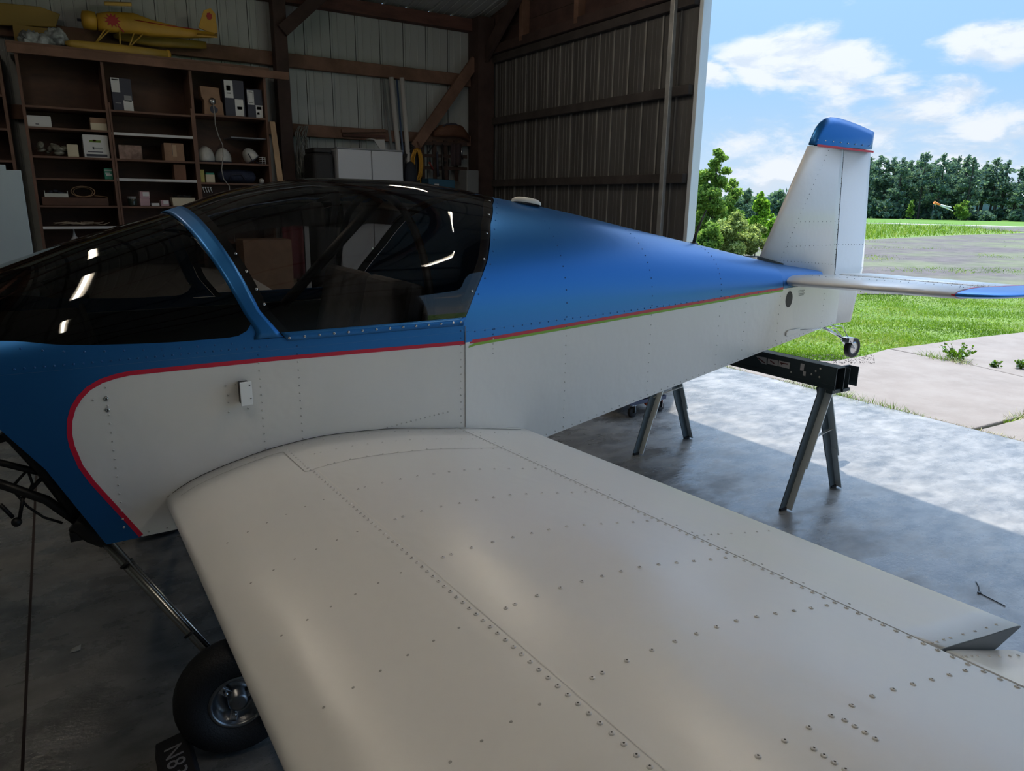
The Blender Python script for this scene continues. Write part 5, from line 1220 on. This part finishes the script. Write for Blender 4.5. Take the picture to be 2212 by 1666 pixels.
def btree(name, label, cat, px, dist, hpx, wpx, gm, n, leaf, airy=.5, group=None, low=.15, flat=0):
    x, y = place(px, dist); D = depth_of(x, y); H = hpx*D/FPX; Wd = wpx*D/FPX
    t = thing(name, label, cat, (x, y, -.055), group); b = MB(); blobs = []
    b.tube([(x, y, -.06), (x+.02*H, y, H*.5), (x, y, H*.85)], [.035*H*.5, .02*H*.5, .006*H*.5], 7)
    k = 16 + int(16*airy)
    for i in range(k):
        f = low+(1-low)*(i+.5)/k; a = random.uniform(0, 6.28); env = sin(pi*min(1, (f-low*.6)/(1.02-low*.6))**.75)**.7
        r = Wd*.5*env*random.uniform(.2, .95); bx, by = x+cos(a)*r, y+sin(a)*r
        br_ = Wd*.5*(.16+.26*env)*random.uniform(.55, 1.25)*(1-.35*airy*f); blobs.append((bx, by, H*f*.97, br_, br_*random.uniform(.5, 1.2)))
        b.tube([(x, y, H*f*.6), (bx, by, H*f*.95)], [.012*H*.4, .004*H*.4], 5, cap=False)
    obj('trunk', b, bark, t, fixn=False)
    P_ = blobpts(blobs, n); P_[:, 2] = np.clip(P_[:, 2], -.05, None)
    quads('foliage', P_, leaf, gm, t, flat, (.5, .25, .25) if len(gm) == 3 else None)
    return t
btree('tree', 'tall loose-leaved tree rising right beside the doorway edge', 'tree', 1540, 27, 215, 80, g1, 7500, .125, .6, low=.25)
btree('tree', 'dark green tree right behind the doorway edge, lower than the loose one', 'tree', 1500, 29, 165, 90, g1, 6000, .13, .4, low=.1)
btree('tree', 'leaning green tree behind the pale willow bush', 'tree', 1578, 33, 140, 64, g1, 5000, .13, .5, low=.2)
btree('bush', 'large pale grey-green willow bush in the middle of the thicket', 'bush', 1590, 25, 92, 86, g2, 8000, .10, .2, low=.1)
btree('bush', 'smaller pale willow bush at right end of the thicket', 'bush', 1640, 26, 66, 64, g2, 5000, .10, .2, low=.1)
btree('bush', 'dark leafy bush at the thicket foot by the doorway edge', 'bush', 1535, 24, 75, 72, g1, 6000, .11, .2, low=.1)
btree('tree', 'young bright green tree standing left of the fin', 'tree', 1641, 36, 108, 46, g3, 4600, .14, .4, low=.15)
btree('tree', 'small grey-green tree behind the young bright tree', 'tree', 1613, 48, 92, 46, gh, 1600, .24, .5, low=.15)
btree('bush', 'bright shrub partly hidden by the fin leading edge', 'bush', 1672, 33, 66, 56, g3, 3600, .13, .3, low=.1)
OD2 = 'first second third fourth fifth sixth seventh eighth'.split()
for k, (px, h) in enumerate(((1600, 38), (1640, 44), (1680, 52), (1712, 62), (1745, 50), (1780, 46), (1560, 40), (1830, 52))):
    btree('tree', 'hazy rounded tree of the far line left of the pines, %s from the doorway edge' % OD2[[1600, 1640, 1680, 1712, 1745, 1780, 1560, 1830].index(px) + (1 if px not in (1560, 1830) else (-6 if px == 1560 else 0))], 'tree', px, 118, h, 58, gh, 700, .8, .2, group='hazy far trees left of the pines', low=.05)
# pine row
def pine(px, dist, hpx, label, grp, seed):
    random.seed(seed); x, y = place(px, dist); D = depth_of(x, y); H = hpx*D/FPX
    t = thing('pine_tree', label, 'tree', (x, y, -.055), grp); b = MB(); b.tube([(x, y, -.06), (x+random.uniform(-.2, .2), y, H*.55), (x, y, H*.96)], [.17, .11, .03], 6)
    if random.random() < .5: b.tube([(x+.5, y, -.06), (x+.6, y, H*.5), (x+.3, y, H*.7)], [.12, .09, .03], 5)
    blobs = []; n = 16
    for i in range(n):
        f = .30+.70*(i/(n-1))**1.0; a = random.uniform(0, 6.28); env = (1-f)**.55 if f > .55 else .75*(.6+.4*f)
        R_ = 1.85*env*random.uniform(.7, 1.2)+.14; bx, by = x+cos(a)*R_*.75, y+sin(a)*R_*.75
        blobs.append((bx, by, H*f, R_*.62+.22, .30+.12*random.random())); b.tube([(x, y, H*f-.35), (bx, by, H*f)], [.05, .02], 4, cap=False)
    obj('trunk', b, bark, t, fixn=False)
    P_ = blobpts(blobs, 1300); quads('foliage', P_, .40, gp, t, .3, (.45, .25, .30)); return t
ORD = 'first second third fourth fifth sixth seventh eighth ninth tenth eleventh twelfth thirteenth fourteenth fifteenth sixteenth seventeenth eighteenth nineteenth twentieth twenty-first twenty-second twenty-third twenty-fourth twenty-fifth twenty-sixth twenty-seventh'.split()
px = 1852; k = 0
tops = [112, 118, 122, 114, 120, 117, 112, 126, 130, 116, 128, 118, 122, 126, 120, 112, 122, 116, 104, 112, 118, 110, 124, 114, 118, 120, 112]
notes = {7: 'tall pointed pine above the left end of the windsock', 8: 'tallest pine directly over the windsock'}
while px < 2330:
    pine(px+rng.uniform(-4, 4), 126+rng.uniform(-3, 3), tops[k % 27]+3, notes.get(k, 'tall dark front-row pine across the green field, %s counting right from the fin' % ORD[k]), 'front row of pines', 100+k)
    px += 17 if px < 2080 else 24; k += 1
nb = -1
for q in range(17):
    px = 1850+q*20
    if px < 2110 or q % 2:
        nb += 1; pine(px+rng.uniform(-5, 5), 140+rng.uniform(-4, 4), 100+rng.uniform(-10, 14), 'back-row pine glimpsed between the front pines, %s counting right from the fin' % ORD[nb], 'back row of pines', 300+q)
for q in range(26):
    px = 1856+q*14.5
    if px < 2215: btree('bush', 'low dark undergrowth bush beneath the pines, %s counting right from the fin' % ORD[q], 'bush', px, 124+rng.uniform(-2, 8), rng.uniform(26, 46) if px < 2100 else rng.uniform(14, 26), 34, gp, 420, .55, .2, group='undergrowth beneath the pines', low=.05)
btree('tree', 'light green broadleaf sapling among the pines, right of the windsock', 'tree', 2082, 121, 42, 34, g1, 900, .42, .3, low=.08)
btree('tree', 'small light green sapling among the pines, left of the windsock', 'tree', 1967, 121, 40, 16, g1, 450, .4, .3, low=.08)
# distant wooded ridge
b = MB(); vs = []
for i in range(60):
    az = radians(20+i*1.5); r_ = 330; h = 4.5+1.5*sin(i*.7)+1.2*sin(i*.23+1)
    vs += [(r_*sin(az), r_*cos(az), -.3), (r_*sin(az), r_*cos(az), h), ((r_+60)*sin(az), (r_+60)*cos(az), h*.6)]
b.add(vs, [(3*i, 3*i+3, 3*i+4, 3*i+1) for i in range(59)]+[(3*i+1, 3*i+4, 3*i+5, 3*i+2) for i in range(59)], True)
obj('trim_18', b, mat('hazy_ridge', (.10, .17, .17), .9, nscale=.15, namt=.3), kind='structure', origin=(0, 0, 0))
# barn at the right
x, y = place(2215, 132); Bn = thing('barn', 'grey gabled barn half hidden by pines at the right edge', 'building', (x, y, -.05))
dn = np.array([x, y])/sqrt(x*x+y*y); rt = Vector((dn[1], -dn[0], 0)); fw = Vector((dn[0], dn[1], 0)); c = Vector((x, y, 0))
w0, w1 = -2.9, 7.0; dk_w = mat('barn_wall', (.05, .05, .065), .8); 
obj('wall', MB().prism([c+rt*w0+Vector((0, 0, -.1)), c+rt*w1+Vector((0, 0, -.1)), c+rt*w1+Vector((0, 0, 1.9)), c+rt*2.0+Vector((0, 0, 3.0)), c+rt*w0+Vector((0, 0, 1.5))], fw*6), dk_w, Bn)
rf_m = mat('barn_roof', (.42, .44, .47), .6)
obj('roof', MB().prism([c+rt*(w0-.5)-fw*.5+Vector((0, 0, 1.45)), c+rt*2.0-fw*.5+Vector((0, 0, 3.05)), c+rt*2.0-fw*.5+Vector((0, 0, 3.25)), c+rt*(w0-.5)-fw*.5+Vector((0, 0, 1.65))], fw*7).prism([c+rt*2.0-fw*.5+Vector((0, 0, 3.05)), c+rt*(w1+.5)-fw*.5+Vector((0, 0, 1.8)), c+rt*(w1+.5)-fw*.5+Vector((0, 0, 2.0)), c+rt*2.0-fw*.5+Vector((0, 0, 3.25))], fw*7), rf_m, Bn)
obj('upper_roof', MB().prism([c+fw*8+rt*-2+Vector((0, 0, 2.8)), c+fw*8+rt*8+Vector((0, 0, 2.8)), c+fw*11+rt*8+Vector((0, 0, 4.6)), c+fw*11+rt*-1+Vector((0, 0, 4.6))], (0, 0, .1)), rf_m, Bn)
obj('door', MB().prism([c+rt*-.2-fw*.03+Vector((0, 0, 0)), c+rt*2.4-fw*.03+Vector((0, 0, 0)), c+rt*2.4-fw*.03+Vector((0, 0, 1.4)), c+rt*-.2-fw*.03+Vector((0, 0, 1.4))], -fw*.05), mat('barn_door', (.12, .12, .14), .7), Bn)
# windsock
x, y = place(2016, 62); D = depth_of(x, y); zc = 1.65+(451-440)*D/FPX
WS = thing('windsock', 'small orange and white twin-tailed windsock before the pines', 'windsock', (x, y, -.05)); rt2 = Vector((cos(_a), -sin(_a), 0)); sc2 = D/FPX
obj('mast', MB().cyl((x, y, -.05), (x, y, zc), .004, n=5), grey_p, WS)
oc = mat('windsock_orange', (.95, .28, .06), .7); wc = mat('windsock_white', (.75, .78, .72), .7)
pw_ = lambda dx, dy: Vector((x, y, zc))+rt2*dx*sc2+Vector((0, 0, -dy*sc2))
hd = obj('sock_head', MB().tube([pw_(0, 0), pw_(14, 5)], [3.2*sc2, 1.6*sc2], 8), oc, WS)
obj('sock_tail', MB().tube([pw_(14, 5), pw_(38, 10)], [1.6*sc2, 1.3*sc2], 6), wc, WS); obj('sock_tail', MB().tube([pw_(13, 6), pw_(43, 17)], [1.5*sc2, 1.1*sc2], 6), wc, WS)
# grass blades, weeds
def patchy(P_, k):
    x, y = P_[:, 0], P_[:, 1]; f = np.sin(x*1.7+1.3*np.sin(y*1.1))+np.sin(y*2.3+1.7*np.sin(x*.9))+.8*np.sin((x+y)*5.1)+rng.normal(size=len(P_))*.9
    return np.clip(((f+2.6)/5.2*k).astype(int), 0, k-1)
def blades(name, pts, h, w, mats, hv=.4, lean=.5, **tags):
    n = len(pts); P_ = np.array(pts); hh = h*rng.uniform(1-hv, 1+hv, n)*(1+.5*np.sin(P_[:, 0]*3.1+2*np.sin(P_[:, 1]*2.2))); a = rng.uniform(0, 2*pi, n); ww = w*rng.uniform(.7, 1.3, n)
    d = np.stack([np.cos(a), np.sin(a), np.zeros(n)], 1)*ww[:, None]/2; l = rng.normal(size=(n, 3))*lean; l[:, 2] = 0
    tip = P_+np.stack([np.zeros(n), np.zeros(n), hh], 1)+l*hh[:, None]
    V = np.stack([P_-d, P_+d, tip], 1).reshape(-1, 3)
    me = bpy.data.meshes.new(name); me.vertices.add(3*n); me.vertices.foreach_set('co', V.ravel()); me.loops.add(3*n); me.loops.foreach_set('vertex_index', np.arange(3*n))
    me.polygons.add(n); me.polygons.foreach_set('loop_start', np.arange(n)*3); me.polygons.foreach_set('loop_total', np.full(n, 3))
    for m_ in mats: me.materials.append(m_)
    me.polygons.foreach_set('material_index', patchy(P_, len(mats))); me.update(calc_edges=True)
    o = bpy.data.objects.new(name, me); COL.objects.link(o); tagp(o, **tags); return o
gb = [leafmat('blade_c', (.07, .15, .014)), leafmat('blade_a', (.125, .235, .022)), leafmat('blade_b', (.19, .31, .035)), leafmat('blade_d', (.28, .34, .09))]
def inpoly(P_, poly):
    x, y = P_[:, 0], P_[:, 1]; r = np.zeros(len(P_), bool); j = len(poly)-1
    for i in range(len(poly)):
        xi, yi = poly[i]; xj, yj = poly[j]; c_ = ((yi > y) != (yj > y)) & (x < (xj-xi)*(y-yi)/(yj-yi+1e-12)+xi); r ^= c_; j = i
    return r
def scatter(poly, n, dmin=2):
    xs_ = [p[0] for p in poly]; ys_ = [p[1] for p in poly]; out = []
    tot = 0
    while tot < n:
        Q = np.stack([rng.uniform(min(xs_), max(xs_), n), rng.uniform(min(ys_), max(ys_), n)], 1); Q = Q[inpoly(Q, poly)]
        d2 = (Q**2).sum(1); keep = rng.uniform(size=len(Q)) < np.minimum(1, 70/d2)
        Q = Q[keep]; out.append(Q); tot += len(Q)
    Q = np.concatenate(out)[:n]; return np.concatenate([Q, np.full((len(Q), 1), -.055)], 1)
near_edge = ge+[ja]+gf
gpoly = near_edge+[(22, 3.2), (21, 5.2), (17.6, 6.0), (15.8, 7.2), (14.0, 8.2), (13.0, 10.5), (14.5, 15.5), (9, 13), (6.4, 7.5)]
blades('grass', scatter(gpoly, 115000), .036, .0075, gb, label='bright lawn grass between the apron and the gravel lot', category='grass', kind='stuff')
gpoly2 = [(16, 17.8), (20, 20.3), (24.6, 21.4), (30, 21.6), (38, 22.8), (47, 24.2), (60, 24.8), (70, 33), (68, 50), (40, 45), (20, 34)]
q2 = scatter(gpoly2, 16000); blades('grass', q2, .28, .045, gb, label='tall pale grass verge behind the gravel lot', category='grass', kind='stuff')
# tufts along the slab joints and hangar sill
straw = [mat('blade_straw', (.42, .38, .18), .7), gb[1], mat('blade_olive', (.18, .22, .06), .7)]
pts = []
for k in range(2600):
    yy = rng.uniform(.6, 5.4); dens = .5+.5*sin(yy*3.1)*sin(yy*7.7+1)
    if rng.uniform() < dens+.12: pts.append((5.85+rng.normal()*.022, yy, -.03))
for k in range(500):
    u_ = rng.uniform(); q_ = (1-u_)*np.array(ja)+u_*np.array(jb); pts.append((q_[0]+rng.normal()*.05, q_[1]+rng.normal()*.05, -.03)) if .45 < u_ < .95 else None
for k in range(240):
    u_ = rng.uniform(); q_ = (1-u_)*np.array(jd)+u_*np.array(je); pts.append((q_[0]+rng.normal()*.015, q_[1]+rng.normal()*.015, -.03)) if u_ > .5 else None
blades('grass_tufts', [p for p in pts if p is not None], .055, .008, straw, label='straw-coloured grass tufts growing in the slab joints', category='grass', kind='stuff', lean=.7)
def weed(px, py, h, n, label, spread=.12):
    c_ = onz(px, py, -.01); t = thing('weed', label, 'weed', tuple(c_)); b = MB(); L = []
    for k in range(n):
        a = rng.uniform(0, 6.28); r_ = spread*rng.uniform(.3, 1.6); tip = (c_[0]+cos(a)*r_, c_[1]+sin(a)*r_, c_[2]+h*rng.uniform(.5, 1)); b.tube([tuple(c_), ((c_[0]*.5+tip[0]*.5), (c_[1]*.5+tip[1]*.5), c_[2]*.35+tip[2]*.65), tip], .002, 4, cap=False)
        for q in range(16): u_ = rng.uniform(.2, 1); L.append([c_[i]*(1-u_)+tip[i]*u_+rng.normal()*.012 for i in range(3)])
    obj('stem', b, gb[0], t, fixn=False); quads('leaves', np.array(L), .035, [gb[1], gb[0], mat('weed_grey', (.16, .26, .12), .7)], t)
weed(2068, 778, .16, 22, 'bushy weed sprouting from the apron joint below the stabilizer', .17); weed(2145, 793, .07, 6, 'tiny weed tuft between the bushy weed and frame edge', .04); weed(2205, 797, .09, 10, 'green weed clump cut by the right frame edge', .07)
weed(2025, 497, .55, 30, 'round leafy weed clump standing by the far road', .6)
# loose dark grit where the lawn meets the apron
gp_ = [onz(*q, -.007) for q in zip(rng.uniform(1640, 1890, 700), rng.uniform(766, 786, 700))]
b = MB()
for p in gp_: r_ = rng.uniform(.002, .006); b.box((p[0], p[1], -.004), (r_*1.6, r_*1.3, r_), Matrix.Rotation(rng.uniform(0, 3), 3, 'Z'))
obj('grit', b, mat('grit', (.12, .10, .09), .9), None, fixn=False, kind='stuff', label='loose dark grit where the lawn meets the apron', category='gravel')

# clover-like leaves in the lawn, sparse tufts spreading over the gravel lot
cl = scatter(gpoly, 16000); cl[:, 2] = -.055+rng.uniform(.01, .04, len(cl))
quads('clover', cl, .034, [gb[1], gb[2], leafmat('clover_pale', (.30, .42, .16))], None, 0, None, label='low clover leaves scattered through the bright lawn', category='clover', kind='stuff')
gq = scatter([(15.5, 7.4), (17.6, 6.2), (21, 5.2), (30, 6), (46, 20), (36, 22), (24.4, 20.5), (16, 16), (13.6, 10.5), (14.6, 8.2)], 26000)
f = np.sin(gq[:, 0]*.9+1.5*np.sin(gq[:, 1]*.7))+np.sin(gq[:, 1]*1.3+gq[:, 0]*.35); dist_ = np.abs(gq[:, 0]-15)
gq = gq[(f+rng.normal(size=len(gq))*.35 > .75+.05*dist_)]; gq[:, 2] = -.036
blades('grass_patches', gq, .045, .014, gb, label='thin patches of grass spreading over the gravel lot', category='grass', kind='stuff', lean=.9)
